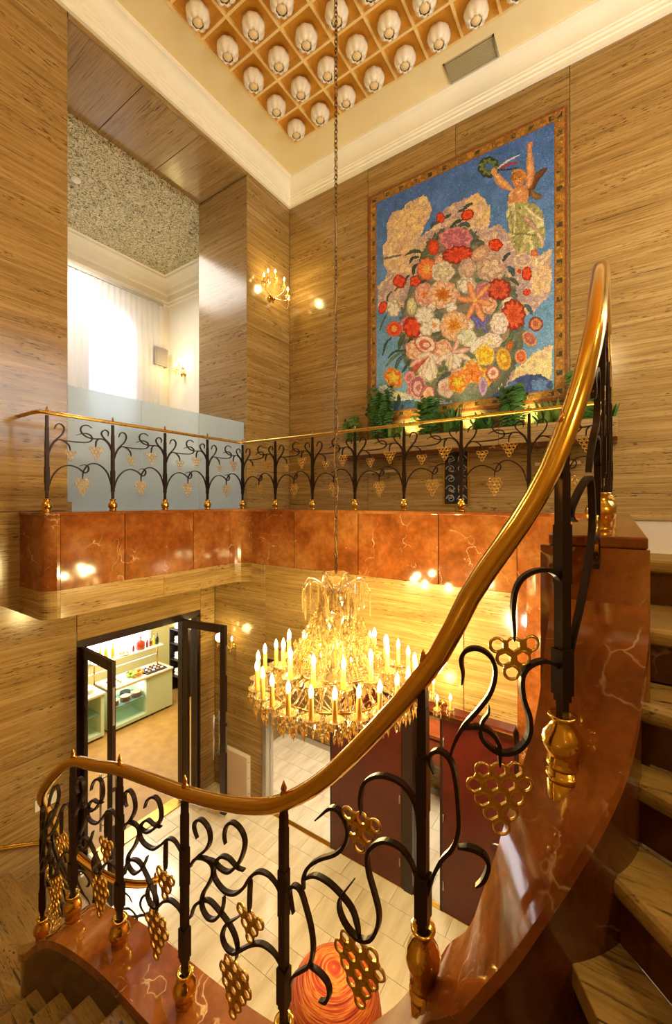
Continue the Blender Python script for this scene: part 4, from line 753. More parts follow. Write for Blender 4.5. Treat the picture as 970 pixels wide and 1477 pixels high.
# ------------------------------------------------------------------ mosaic picture
SH = json.loads('[["p",[[0.171,1.806],[0.171,2.199],[0.22,2.254],[0.317,2.278],[0.356,2.404],[0.278,2.549],[0.762,2.544],[1.007,2.397],[1.075,1.89],[0.726,1.672]],[[206,182,156],[176,156,158],[222,196,156]],0.06],["p",[[0.259,2.712],[0.259,2.833],[0.336,2.91],[0.336,3.186],[0.432,3.304],[0.618,3.299],[0.672,3.362],[0.851,3.356],[0.955,3.379],[1.007,3.309],[1.075,3.2],[1.083,3.067],[1.041,2.97],[0.973,2.898],[0.903,2.76],[0.938,2.649],[1.041,2.516],[1.007,2.365],[0.868,2.278],[0.762,2.245],[0.432,2.38],[0.278,2.549]],[[236,208,152],[206,178,150],[226,192,140],[190,164,156]],0.06],["l",[[0.171,2.636],[0.413,2.609],[0.618,2.575]],0.037,[110,100,120]],["p",[[0.774,2.718],[1.099,2.814],[1.313,3.043],[1.518,3.062],[1.765,3.06],[1.86,2.943],[1.935,2.7],[1.907,2.517],[2.064,2.507],[2.154,2.379],[2.269,2.244],[2.355,2.028],[2.524,1.908],[2.606,1.944],[2.703,1.956],[2.703,1.375],[2.524,1.242],[2.225,1.085],[1.86,1.075],[1.26,1.828],[0.82,1.953]],[[206,182,156],[176,156,158],[222,196,156]],0.06],["p",[[1.568,2.993],[1.666,3.068],[1.778,3.071],[1.841,2.964],[1.873,2.839],[1.927,2.834],[1.95,2.697],[1.927,2.563],[1.841,2.546],[1.731,2.587],[1.568,2.746]],[[236,208,152],[206,178,150],[226,192,140],[190,164,156]],0.06],["p",[[2.474,1.77],[2.529,1.813],[2.61,1.816],[2.637,1.927],[2.677,1.973],[2.71,1.947],[2.71,1.416],[2.542,1.388],[2.474,1.558]],[[236,208,152],[206,178,150],[226,192,140],[190,164,156]],0.06],["p",[[2.703,0.722],[2.606,0.697],[2.482,0.64],[2.329,0.531],[2.181,0.464],[2.064,0.408],[1.935,0.227],[2.225,0.278],[2.372,0.356],[2.703,0.239]],[[226,196,160],[236,220,160],[200,170,165]],0.06],["p",[[1.86,0.179],[2.136,0.254],[2.198,0.32],[2.269,0.374],[2.398,0.389],[2.565,0.361],[2.703,0.248],[2.703,0.06],[1.86,0.004]],[[66,96,160],[52,80,140],[84,120,176]],0.06],["p",[[0.181,0.589],[0.317,0.585],[0.432,0.498],[0.599,0.422],[0.762,0.365],[0.762,0.265],[0.181,0.327]],[[222,206,160],[180,190,190],[214,190,150]],0.06],["p",[[0.171,0.276],[0.317,0.309],[0.544,0.312],[0.798,0.277],[0.868,0.185],[0.868,0.119],[0.171,0.171]],[[46,68,112],[60,90,130],[40,60,70]],0.06],["p",[[1.109,0.315],[1.242,0.36],[1.498,0.321],[1.56,0.25],[1.498,0.166],[1.176,0.161]],[[214,206,196],[180,180,190]],0.06],["l",[[0.336,0.237],[0.336,0.427]],0.066,[40,66,52]],["l",[[0.544,0.21],[0.544,0.397]],0.066,[40,66,52]],["e",[1.468,1.214,0.827,-0.192,0.0,-0.99],[[120,116,96],[96,110,90],[150,134,116],[110,124,110]],0,0.2],["e",[1.416,1.987,0.509,-0.154,0.0,-0.67],[[110,114,96],[130,124,112],[96,110,100]],0,0.2],["l",[[1.075,2.812],[1.109,2.88],[1.209,2.859]],0.049,[60,92,98]],["l",[[1.371,2.719],[1.451,2.768],[1.552,2.769]],0.058,[44,72,58]],["l",[[1.498,2.704],[1.591,2.7],[1.66,2.628]],0.063,[60,92,98]],["l",[[1.482,2.912],[1.56,2.913],[1.66,2.935]],0.043,[44,72,58]],["l",[[1.159,2.604],[1.176,2.647],[1.142,2.546]],0.037,[44,72,58]],["l",[[1.274,2.898],[1.339,2.905],[1.387,2.918]],0.052,[60,92,98]],["l",[[0.654,2.555],[0.798,2.574],[0.929,2.513]],0.058,[64,88,62]],["l",[[0.726,2.389],[0.78,2.472],[0.886,2.453]],0.052,[44,72,58]],["l",[[0.798,2.2],[0.798,2.317],[0.886,2.355]],0.063,[44,72,58]],["l",[[0.938,2.436],[1.041,2.435],[1.109,2.38]],0.058,[88,112,78]],["l",[[0.654,2.11],[0.672,2.188],[0.735,2.228]],0.049,[44,72,58]],["l",[[0.469,2.045],[0.544,2.091],[0.654,2.06]],0.04,[64,88,62]],["l",[[0.336,1.875],[0.356,2.008],[0.432,2.055]],0.032,[44,72,58]],["l",[[0.824,1.928],[0.886,2.026],[1.007,2.064]],0.058,[44,72,58]],["l",[[1.142,2.353],[1.176,2.278],[1.225,2.326]],0.072,[88,112,78]],["l",[[1.666,2.333],[1.699,2.468],[1.747,2.524]],0.052,[60,92,98]],["l",[[1.568,2.944],[1.65,2.952],[1.699,2.933]],0.046,[44,72,58]],["l",[[2.116,1.991],[2.145,2.044],[2.204,2.071]],0.055,[44,72,58]],["l",[[2.16,1.899],[2.219,1.834],[2.248,1.748]],0.067,[60,92,98]],["l",[[2.189,1.734],[2.248,1.686],[2.305,1.607]],0.046,[64,88,62]],["l",[[1.965,1.356],[2.011,1.44],[2.086,1.451]],0.077,[62,120,84]],["l",[[1.731,1.823],[1.81,1.848],[1.873,1.813]],0.067,[58,110,84]],["l",[[0.2,1.475],[0.259,1.601],[0.356,1.75]],0.035,[64,88,62]],["l",[[0.259,1.063],[0.317,1.241],[0.432,1.337]],0.043,[44,72,58]],["l",[[0.544,1.108],[0.581,1.236],[0.654,1.321]],0.081,[64,88,62]],["l",[[0.298,0.865],[0.45,0.991],[0.599,1.063]],0.052,[88,112,78]],["l",[[0.356,1.009],[0.488,1.086],[0.762,1.047]],0.035,[44,72,58]],["l",[[0.488,0.779],[0.544,0.939],[0.69,1.012]],0.072,[60,92,98]],["l",[[0.69,1.078],[0.726,1.171],[0.762,1.28]],0.072,[44,72,58]],["l",[[0.599,0.726],[0.672,0.814],[0.762,0.931]],0.052,[44,72,58]],["l",[[1.075,0.482],[1.142,0.6],[1.242,0.615]],0.072,[130,160,80]],["l",[[1.159,0.436],[1.274,0.561],[1.467,0.591]],0.063,[60,92,98]],["l",[[0.955,0.501],[1.007,0.59],[1.075,0.644]],0.058,[110,140,80]],["l",[[1.142,1.05],[1.242,1.125],[1.339,1.183]],0.086,[96,100,80]],["l",[[1.98,1.306],[2.011,1.393],[2.086,1.468]],0.067,[62,124,90]],["l",[[2.376,1.328],[2.432,1.268],[2.474,1.166]],0.052,[60,92,98]],["l",[[2.233,0.948],[2.248,1.022],[2.334,1.033]],0.092,[92,120,110]],["l",[[2.086,0.84],[2.175,0.883],[2.233,0.994]],0.077,[84,110,84]],["l",[[1.98,0.481],[2.026,0.631],[2.101,0.805]],0.052,[90,120,110]],["l",[[1.904,0.366],[1.95,0.327],[1.98,0.259]],0.046,[60,92,98]],["l",[[2.291,0.858],[2.248,0.79],[2.233,0.731]],0.055,[80,110,90]],["e",[0.82,1.044,0.147,-0.03,0.0,-0.146],[[224,170,140],[240,200,170],[214,150,126],[236,196,168]],5,0.06],["e",[1.022,0.687,0.152,-0.027,0.0,-0.155],[[232,222,206],[246,240,230],[200,190,170]],5,0.06],["e",[1.26,0.954,0.136,-0.028,0.0,-0.14],[[224,170,140],[240,200,170],[214,150,126],[236,196,168]],5,0.06],["e",[1.416,0.77,0.122,-0.023,0.0,-0.128],[[232,222,206],[246,240,230],[200,190,170]],5,0.06],["e",[1.765,0.9,0.114,-0.024,0.0,-0.124],[[232,222,206],[246,240,230],[200,190,170]],5,0.06],["e",[1.907,1.451,0.111,-0.029,0.0,-0.122],[[224,170,140],[240,200,170],[214,150,126],[236,196,168]],5,0.06],["e",[1.044,1.68,0.12,-0.032,0.0,-0.121],[[232,222,206],[246,240,230],[200,190,170]],5,0.06],["e",[1.86,1.658,0.103,-0.029,0.0,-0.112],[[196,120,136],[170,96,120],[214,140,150]],5,0.06],["e",[1.26,2.24,0.125,-0.04,0.0,-0.13],[[224,170,140],[240,200,170],[214,150,126],[236,196,168]],5,0.06],["e",[0.705,1.445,0.127,-0.03,0.0,-0.125],[[196,120,136],[170,96,120],[214,140,150]],5,0.06],["e",[2.046,1.128,0.099,-0.024,0.0,-0.11],[[232,222,206],[246,240,230],[200,190,170]],5,0.06],["e",[1.518,0.499,0.13,-0.022,0.0,-0.137],[[224,170,140],[240,200,170],[214,150,126],[236,196,168]],5,0.06],["e",[1.86,0.442,0.112,-0.019,0.0,-0.123],[[240,206,80],[230,170,50]],5,0.06],["e",[0.82,0.455,0.136,-0.021,0.0,-0.135],[[196,120,136],[170,96,120],[214,140,150]],5,0.06],["e",[2.181,1.379,0.088,-0.023,0.0,-0.099],[[232,222,206],[246,240,230],[200,190,170]],5,0.06],["e",[1.588,1.236,0.118,-0.028,0.0,-0.126],[[232,222,206],[246,240,230],[200,190,170]],5,0.06],["e",[0.956,1.28,0.121,-0.028,0.0,-0.122],[[232,222,206],[246,240,230],[200,190,170]],5,0.06],["e",[1.687,0.619,0.106,-0.019,0.0,-0.114],[[232,222,206],[246,240,230],[200,190,170]],5,0.06],["e",[1.313,0.38,0.124,-0.019,0.0,-0.129],[[230,180,170],[240,214,200]],5,0.06],["e",[1.225,2.925,0.062,-0.024,0.0,-0.072],[[206,60,32],[222,80,40],[170,40,30]],5,0.06],["e",[1.622,2.812,0.079,0.015,0.034,-0.073],[[206,60,32],[222,80,40],[170,40,30]],0,0.06],["e",[1.451,2.533,0.224,-0.079,0.0,-0.156],[[196,120,136],[170,96,120],[214,140,150]],9,0.16],["e",[1.482,2.288,0.213,-0.041,0.016,-0.121],[[190,56,36],[208,76,44],[150,44,36]],11,0.18],["e",[1.117,2.522,0.08,-0.027,0.0,-0.11],[[220,84,36],[200,60,40]],6,0.06],["e",[1.007,2.234,0.139,-0.043,0.0,-0.155],[[240,180,90],[236,130,70],[224,110,70]],9,0.06],["e",[0.553,2.182,0.095,0.003,0.037,-0.103],[[206,60,32],[222,80,40],[170,40,30]],4,0.06],["e",[0.824,2.101,0.084,-0.025,0.0,-0.079],[[206,60,32],[222,80,40],[170,40,30]],5,0.06],["e",[1.258,2.108,0.161,-0.05,0.0,-0.143],[[214,206,180],[190,184,160],[226,218,200]],5,0.06],["e",[1.591,2.036,0.092,-0.029,0.0,-0.139],[[206,190,170],[180,166,150]],4,0.06],["e",[0.973,1.853,0.144,-0.04,0.0,-0.163],[[214,120,60],[228,170,150],[206,140,130],[236,190,176]],5,0.06],["e",[1.258,1.774,0.224,-0.062,0.0,-0.191],[[170,90,30],[196,120,40],[232,190,160],[216,160,136],[240,206,180]],7,0.06],["e",[1.606,1.816,0.129,-0.038,0.0,-0.116],[[232,222,206],[246,240,230],[200,190,170]],7,0.06],["e",[0.259,1.844,0.064,-0.037,-0.039,-0.085],[[206,60,32],[222,80,40],[170,40,30]],0,0.06],["e",[0.45,1.794,0.108,-0.028,0.0,-0.12],[[232,222,206],[246,240,230],[200,190,170]],5,0.06],["e",[0.762,1.729,0.075,-0.02,0.0,-0.125],[[220,214,170],[190,190,150]],5,0.06],["e",[1.387,1.549,0.079,-0.021,0.0,-0.079],[[232,222,206],[246,240,230],[200,190,170]],5,0.06],["e",[2.003,2.249,0.09,-0.031,0.0,-0.076],[[206,60,32],[222,80,40],[170,40,30]],5,0.06],["e",[1.95,1.949,0.188,-0.059,0.0,-0.175],[[190,168,150],[214,190,170],[176,150,136],[206,186,166]],5,0.06],["e",[1.81,2.203,0.115,0.044,0.045,-0.081],[[206,180,150],[190,150,130]],0,0.06],["e",[1.642,2.046,0.1,-0.031,0.0,-0.123],[[206,180,160],[186,160,146]],4,0.06],["e",[2.056,1.617,0.141,-0.04,0.0,-0.139],[[180,60,44],[206,84,60],[150,44,40]],10,0.16],["e",[2.411,1.728,0.056,-0.017,0.0,-0.084],[[206,60,32],[222,80,40],[170,40,30]],5,0.06],["e",[2.411,1.482,0.042,0.005,0.012,-0.041],[[206,60,32],[222,80,40],[170,40,30]],0,0.06],["e",[2.312,1.789,0.023,-0.007,0.0,-0.028],[[206,60,32],[222,80,40],[170,40,30]],0,0.06],["e",[1.618,1.791,0.113,-0.033,0.0,-0.099],[[232,222,206],[246,240,230],[200,190,170]],6,0.06],["l",[[1.731,1.555],[1.841,1.65],[1.93,1.726]],0.095,[226,150,110]],["l",[[1.731,1.555],[1.858,1.493],[1.96,1.443]],0.095,[226,150,110]],["l",[[1.731,1.555],[1.793,1.382],[1.843,1.241]],0.095,[226,150,110]],["l",[[1.731,1.555],[1.664,1.406],[1.61,1.283]],0.095,[226,150,110]],["l",[[1.731,1.555],[1.598,1.61],[1.488,1.655]],0.095,[226,150,110]],["l",[[1.731,1.555],[1.679,1.712],[1.637,1.842]],0.095,[226,150,110]],["e",[1.731,1.555,0.026,-0.007,0.0,-0.026],[[240,200,90]],0,0.06],["e",[0.46,1.757,0.103,-0.026,0.0,-0.106],[[232,222,206],[246,240,230],[200,190,170]],6,0.06],["e",[0.46,1.45,0.123,-0.029,0.0,-0.113],[[220,160,60],[206,70,36],[224,90,50]],0,0.06],["e",[0.78,1.4,0.144,-0.034,0.0,-0.153],[[206,60,32],[222,80,40],[170,40,30]],6,0.14],["e",[0.973,1.535,0.144,-0.036,0.0,-0.131],[[232,222,206],[246,240,230],[200,190,170]],8,0.06],["e",[1.007,1.323,0.102,-0.024,0.0,-0.101],[[232,222,206],[246,240,230],[200,190,170]],6,0.06],["e",[1.134,1.35,0.096,-0.023,0.0,-0.097],[[230,150,60],[240,236,226],[226,220,210]],7,0.06],["e",[1.427,1.272,0.195,-0.046,0.0,-0.201],[[196,120,30],[220,150,60],[236,190,150],[220,170,130],[240,206,176]],8,0.06],["e",[1.606,1.06,0.129,-0.028,0.0,-0.116],[[200,206,170],[226,226,206],[190,194,170]],4,0.06],["e",[0.99,1.09,0.156,-0.087,-0.044,-0.106],[[230,190,176],[196,100,84],[240,210,196],[206,120,100]],0,0.06],["l",[[1.058,0.938],[1.155,0.842],[1.231,0.75]],0.092,[236,206,190]],["l",[[1.058,0.938],[1.108,0.749],[1.148,0.563]],0.092,[240,226,206]],["l",[[1.058,0.938],[0.994,0.783],[0.942,0.623]],0.092,[232,200,180]],["l",[[1.058,0.938],[0.882,0.805],[0.736,0.661]],0.092,[190,84,70]],["l",[[1.058,0.938],[0.879,0.875],[0.732,0.803]],0.092,[226,170,156]],["l",[[1.058,0.938],[0.951,0.932],[0.863,0.922]],0.092,[240,220,206]],["l",[[1.403,0.885],[1.551,0.803],[1.666,0.728]],0.083,[236,206,190]],["l",[[1.403,0.885],[1.463,0.772],[1.51,0.662]],0.083,[240,230,210]],["l",[[1.403,0.885],[1.38,0.758],[1.361,0.63]],0.083,[220,200,170]],["l",[[1.403,0.885],[1.271,0.836],[1.162,0.781]],0.083,[238,216,206]],["l",[[1.403,0.885],[1.455,0.963],[1.496,1.042]],0.083,[232,190,176]],["l",[[1.403,0.885],[1.543,0.882],[1.651,0.883]],0.083,[226,180,170]],["e",[0.45,0.675,0.121,0.043,0.089,-0.154],[[240,206,80],[230,180,50],[206,110,60],[224,170,60]],5,0.06],["e",[0.726,0.637,0.07,-0.049,-0.05,-0.071],[[190,110,120],[220,150,150]],0,0.06],["e",[0.868,0.457,0.121,-0.019,0.0,-0.173],[[176,110,120],[214,170,170],[160,90,110],[220,180,160]],0,0.06],["e",[1.024,0.303,0.103,-0.032,-0.028,-0.148],[[224,150,110],[236,190,170],[190,110,110]],0,0.06],["e",[1.482,0.433,0.132,-0.021,0.0,-0.14],[[240,206,70],[226,180,40],[216,120,50],[230,190,90]],5,0.06],["e",[1.683,0.569,0.09,-0.016,0.0,-0.138],[[226,120,60],[236,180,90]],4,0.06],["e",[2.24,1.225,0.136,-0.034,0.0,-0.193],[[196,72,40],[214,96,54],[160,50,36]],11,0.16],["l",[[1.857,1.16],[1.778,1.26],[1.666,1.336]],0.061,[104,106,196]],["l",[[1.857,1.16],[1.888,1.233],[1.911,1.275]],0.061,[104,106,196]],["l",[[1.857,1.16],[1.873,1.109],[1.911,1.068]],0.046,[104,106,196]],["l",[[1.794,1.143],[1.763,1.231],[1.747,1.284]],0.055,[104,106,196]],["e",[2.056,1.153,0.107,-0.026,0.0,-0.139],[[224,200,190],[244,240,230],[206,190,180],[240,232,224]],6,0.06],["e",[1.642,1.047,0.097,-0.021,0.0,-0.111],[[200,206,180],[226,230,210]],4,0.06],["e",[1.95,0.94,0.139,-0.03,0.0,-0.095],[[230,206,120],[240,232,220],[214,190,180],[244,236,226]],7,0.06],["e",[1.865,0.758,0.116,0.021,0.045,-0.136],[[240,206,60],[228,176,40],[246,220,110]],5,0.06],["e",[2.116,0.653,0.084,-0.0,0.023,-0.143],[[240,206,60],[206,150,50],[236,190,70]],0,0.06],["e",[1.691,0.539,0.143,-0.025,0.0,-0.139],[[214,100,50],[236,150,60],[230,120,60],[244,200,90]],6,0.06],["e",[1.973,0.482,0.088,-0.015,0.0,-0.098],[[206,130,120],[240,206,190],[190,100,90]],0,0.06],["e",[1.841,0.328,0.053,-0.008,0.0,-0.125],[[150,120,170],[190,160,200]],0,0.06],["e",[2.515,1.035,0.071,-0.054,-0.034,-0.071],[[176,96,66],[206,140,100],[130,60,50]],0,0.06],["e",[2.439,0.857,0.053,0.037,0.062,-0.094],[[190,130,80],[176,90,100],[206,160,100]],0,0.06],["e",[2.334,0.642,0.068,-0.013,0.0,-0.089],[[226,130,90],[206,96,60],[230,170,130]],0,0.06],["e",[2.197,0.816,0.036,-0.021,-0.02,-0.054],[[206,110,50],[180,90,40]],0,0.06],["l",[[2.442,2.76],[2.5,2.928],[2.644,3.024]],0.114,[96,60,36]],["l",[[2.456,2.834],[2.5,2.96],[2.573,2.96]],0.098,[116,70,44]],["l",[[2.587,2.668],[2.515,2.714],[2.456,2.818]],0.075,[120,96,60]],["p",[[2.168,2.704],[2.161,2.843],[2.199,2.926],[2.292,2.936],[2.382,2.914],[2.427,2.798],[2.419,2.705],[2.382,2.619]],[[222,170,124],[200,140,96],[236,192,146]],0.06],["l",[[2.007,3.242],[2.074,3.095],[2.23,2.913]],0.101,[214,160,112]],["l",[[2.427,2.863],[2.449,3.015],[2.442,3.372]],0.108,[212,156,108]],["l",[[2.442,3.324],[2.442,3.404],[2.464,3.45]],0.072,[206,140,100]],["e",[2.304,3.029,0.071,-0.047,-0.021,-0.097],[[214,150,100],[196,130,84]],0,0.06],["e",[2.31,3.089,0.089,-0.056,-0.011,-0.06],[[176,116,50],[200,140,70]],0,0.06],["l",[[2.246,3.038],[2.223,3.081],[2.246,3.136]],0.039,[150,92,40]],["e",[2.269,3.048,0.009,-0.004,0.0,-0.007],[[70,40,30]],0,0.06],["e",[2.322,3.041,0.009,-0.004,0.0,-0.007],[[70,40,30]],0,0.06],["e",[2.31,2.978,0.015,-0.006,0.0,-0.007],[[150,60,50]],0,0.06],["e",[1.916,3.364,0.133,-0.06,0.0,-0.132],[[52,78,50],[96,120,70],[40,62,44]],9,0.2],["e",[1.925,3.366,0.052,-0.023,0.0,-0.051],[[64,104,160]],0,0.06],["e",[1.994,3.265,0.039,-0.017,0.0,-0.051],[[206,150,104]],0,0.06],["l",[[2.042,3.293],[2.168,3.336],[2.314,3.348]],0.033,[222,220,220]],["l",[[2.042,3.277],[2.184,3.279],[2.33,3.249]],0.039,[150,60,80]],["l",[[2.042,3.268],[2.184,3.213],[2.307,3.188]],0.023,[40,56,90]],["p",[[2.16,2.647],[2.189,2.745],[2.291,2.735],[2.418,2.676],[2.529,2.594],[2.596,2.462],[2.617,2.35],[2.623,2.229],[2.637,2.105],[2.596,2.015],[2.529,2.038],[2.487,1.946],[2.418,2.0],[2.305,2.03],[2.233,2.139],[2.189,2.309],[2.167,2.488]],[[176,176,120],[150,150,100],[200,200,150],[186,180,140]],0.06],["l",[[2.189,2.713],[2.219,2.516],[2.233,2.309]],0.028,[140,140,90]],["l",[[2.248,2.721],[2.262,2.546],[2.248,2.319]],0.025,[206,206,160]],["l",[[2.334,2.672],[2.305,2.529],[2.291,2.319]],0.025,[150,150,100]],["l",[[2.376,2.639],[2.501,2.469],[2.61,2.353]],0.046,[206,200,160]],["l",[[2.362,2.507],[2.46,2.379],[2.529,2.248]],0.061,[180,150,136]],["l",[[2.204,2.327],[2.362,2.275],[2.529,2.188]],0.025,[124,124,80]],["l",[[2.529,2.233],[2.583,2.124],[2.596,2.03]],0.061,[196,176,150]],["l",[[2.248,2.211],[2.305,2.114],[2.319,2.033]],0.031,[140,146,96]],["l",[[2.446,2.142],[2.474,2.057],[2.446,1.99]],0.061,[206,206,160]],["e",[2.355,1.929,0.112,-0.036,0.0,-0.089],[[206,182,156],[176,156,158],[222,196,156]],0,0.06],["e",[2.501,1.972,0.041,-0.03,-0.014,-0.038],[[206,130,90],[196,100,70]],0,0.06],["l",[[2.501,1.927],[2.529,1.858],[2.508,1.804]],0.055,[230,196,150]]]')
MX0, MZ0, MW, MH = -3.405, EYE+1.30, 2.885, 3.73
cell = .0132; gx, gz = int(MW/cell), int(MH/cell)
U, V = np.meshgrid((np.arange(gx)+.5)*cell, (np.arange(gz)+.5)*cell)
rs = np.random.RandomState(5)
def fnoise(k, seed):
    r = np.random.RandomState(seed); out = np.zeros_like(U)
    for o_ in range(3):
        kk = k*2**o_; n1 = int(MW*kk)+3; n2 = int(MH*kk)+3; gq = r.rand(n2, n1)
        x = U*kk; y = V*kk; xi = x.astype(int); yi = y.astype(int); fx = x-xi; fy = y-yi; fx = fx*fx*(3-2*fx); fy = fy*fy*(3-2*fy)
        out += (gq[yi,xi]*(1-fx)*(1-fy)+gq[yi,xi+1]*fx*(1-fy)+gq[yi+1,xi]*(1-fx)*fy+gq[yi+1,xi+1]*fx*fy)/2**o_
    return out/1.75
n_a, n_b, n_c = fnoise(4, 1), fnoise(10, 2), fnoise(22, 3)
img = np.zeros((gz, gx, 3))
t = np.clip(V/MH, 0, 1)[..., None]
sky = np.array([120,174,206])*(1-t)+np.array([60,104,184])*t + (np.array([20,14,26])*(n_b[...,None]-.5)*2)
img[:] = sky
def cols_at(cols, q): 
    c = np.array(cols, float); q = np.clip(q,0,.999)*len(c); i = q.astype(int); return c[np.clip(i,0,len(c)-1)]
du, dv = (n_b-.5)*.10, (n_c-.5)*.06
for s_ in SH:
    if s_[0] == 'p':
        P = np.array(s_[1]); x = U+du*.5; y = V+dv*.8; ins = np.zeros(U.shape, bool); n = len(P)
        for i in range(n):
            x1,y1 = P[i]; x2,y2 = P[(i+1)%n]
            if y1 == y2: continue
            cnd = ((y1 > y) != (y2 > y)) & (x < (x2-x1)*(y-y1)/(y2-y1)+x1); ins ^= cnd
        c = cols_at(s_[2], np.clip((n_b*.6+n_a*.4-.2)*1.6, 0, 1)); c = c*(1+(n_c[...,None]-.5)*.35); img[ins] = c[ins]
    elif s_[0] == 'e':
        a0,b0,ux,uy,vx,vy = s_[1]; det = ux*vy-uy*vx; dx = U-a0; dy = V-b0
        p = (dx*vy-dy*vx)/det; q = (ux*dy-uy*dx)/det; r = np.hypot(p,q); th = np.arctan2(q,p); k = s_[3]
        edge_ = 1.10+(.05*np.cos(th*k) if k else 0)+(n_c-.5)*.14; ins = r < edge_
        w = r/edge_*.9+(n_c-.5)*s_[4]*2.5+(.10*np.sin(th*k+r*5) if k else .06*np.sin(r*14+th))
        c = cols_at(s_[2], w); dark = np.where(np.abs(np.sin(th*k*.5+r*2.2)) < .16, .80, 1.0) if k else np.where(np.abs(np.sin(q*5+p)) < .14, .84, 1.0)
        c = c*dark[...,None]*(1-.22*np.clip((r/edge_-.86)*7,0,1))[...,None]; img[ins] = c[ins]
    else:
        pts = [Vector((a,b,0)) for a,b in s_[1]]; c3 = catmull([(p.x,p.y,0) for p in pts], 6); w = s_[2]; best = np.full(U.shape, 9.); 
        for i in range(len(c3)-1):
            ax,ay = c3[i].x,c3[i].y; bx,by = c3[i+1].x,c3[i+1].y; L2 = (bx-ax)**2+(by-ay)**2+1e-9
            tt = np.clip(((U-ax)*(bx-ax)+(V-ay)*(by-ay))/L2,0,1); dd = np.hypot(U-ax-tt*(bx-ax), V-ay-tt*(by-ay)); g_ = (i+tt)/(len(c3)-1)
            hw = w*.5*np.clip(np.sin(np.clip(g_,0.03,.97)*PI)**.6,.2,1); best = np.minimum(best, dd/hw)
        ins = best < 1; c = np.array(s_[3], float)*(1.12-.34*best[...,None])*(1+(n_c[...,None]-.5)*.4); img[ins] = c[ins]
# ochre border with a row of dark motifs
bw = .15; bd = np.minimum(np.minimum(U, MW-U), np.minimum(V, MH-V)); inb = bd < bw
oc = np.array([152,110,44])*(1+(n_c[...,None]-.5)*.7); img[inb] = oc[inb]
img[(bd < .035)] = np.array([128,70,28]); img[(bd > bw-.012) & inb] = np.array([140,84,40])
along = np.where((np.minimum(U, MW-U) < np.minimum(V, MH-V)), V, U); mo = (np.abs(((along/.235)%1)-.5) < .14) & (np.abs(bd-.09) < .03) & (n_c > .42); img[mo & inb] = np.array([58,60,40])
img *= 1.1*(1+(rs.rand(gz,gx,1)-.5)*.20); img += (rs.rand(gz,gx,3)-.5)*22
gl = rs.rand(gz,gx) < .015; img[gl] += 40
img = np.clip(img, 4, 250)/255; lin = np.where(img <= .04045, img/12.92, ((img+.055)/1.055)**2.4)
hx = cell*.46
N = gx*gz; ctr = np.stack([MX0+U.ravel(), np.full(N, YB-.018), MZ0+V.ravel()], 1); tilt = (rs.rand(N,4)-.5)*.0035
co = np.zeros((N,4,3)); 
for k,(a,b) in enumerate(((-1,-1),(1,-1),(1,1),(-1,1))): co[:,k] = ctr+np.array([a*hx,0,b*hx]); co[:,k,1] += tilt[:,k]
me = bpy.data.meshes.new('tesserae'); me.vertices.add(N*4); me.loops.add(N*4); me.polygons.add(N)
me.vertices.foreach_set('co', (co-np.array([MX0, YB, MZ0])).ravel()); me.loops.foreach_set('vertex_index', np.arange(N*4)); me.polygons.foreach_set('loop_start', np.arange(N)*4); me.polygons.foreach_set('loop_total', np.full(N,4))
ca = me.color_attributes.new('glaze','FLOAT_COLOR','POINT'); rgba = np.ones((N,4,4)); rgba[:,:,:3] = lin.reshape(N,1,3); ca.data.foreach_set('color', rgba.ravel()); me.update(calc_edges=True)
mm = bpy.data.materials.new('mosaic_glass'); mm.use_nodes = True; tt_ = NT(mm); at = tt_.new('ShaderNodeAttribute'); at.attribute_name = 'glaze'; tt_.col(at.outputs['Color']); tt_.b.inputs['Roughness'].default_value = .28
me.materials.append(mm)
MO = thing('mosaic_picture', 'tall glass mosaic of a flower bouquet and flying woman in an ochre border', 'mosaic', (MX0, YB, MZ0))
o = inst('tesserae', me, MO); o['kind'] = 'stuff'
obj('backing', MB().box(MX0-.01, MX0+MW+.01, YB-.012, YB+.002, MZ0-.01, MZ0+MH+.01), grainy('mosaic_grout',(120,96,60),(140,110,70),20,.8), MO)

# ------------------------------------------------------------------ planter ledge, plants, uplights, grille
PL = thing('planter_ledge', 'long travertine planter ledge with dark red underside below the mosaic', 'ledge', (-1.9, YB, EYE+.72))
for a, b in ((-3.80,-2.55),(-2.547,-1.3),(-1.297,0.0)):
    o = obj('front_slab', MB().box(a, b, YB-.28, YB-.25, EYE+.75, EYE+.98), TRAV_V, PL); bevel(o, .004, 1)
obj('underside', MB().box(-3.80, 0, YB-.29, YB-.0, EYE+.70, EYE+.75), MARBLE_D, PL)
obj('end_slab', MB().box(-.03, 0, YB-.25, YB, EYE+.75, EYE+.98), TRAV_V, PL); obj('end_slab', MB().box(-3.80, -3.77, YB-.25, YB, EYE+.75, EYE+.98), TRAV_V, PL)
obj('soil', MB().box(-3.77, -.03, YB-.25, YB, EYE+.75, EYE+.90), pmat('dark_soil',(40,30,20),.9), PL)
for xx in (-3.1,-.62): obj('bracket', MB().prism([(xx-.25,YB),(xx+.25,YB),(xx+.25,YB-.2),(xx-.25,YB-.2)], EYE+.46, EYE+.50), TRAV_V, PL)
LEAFM = [grainy('plant_leaf_a',(54,104,30),(86,140,44),9,.45), grainy('plant_leaf_b',(40,86,30),(70,120,44),9,.45), grainy('plant_leaf_c',(84,120,44),(110,140,60),9,.45)]
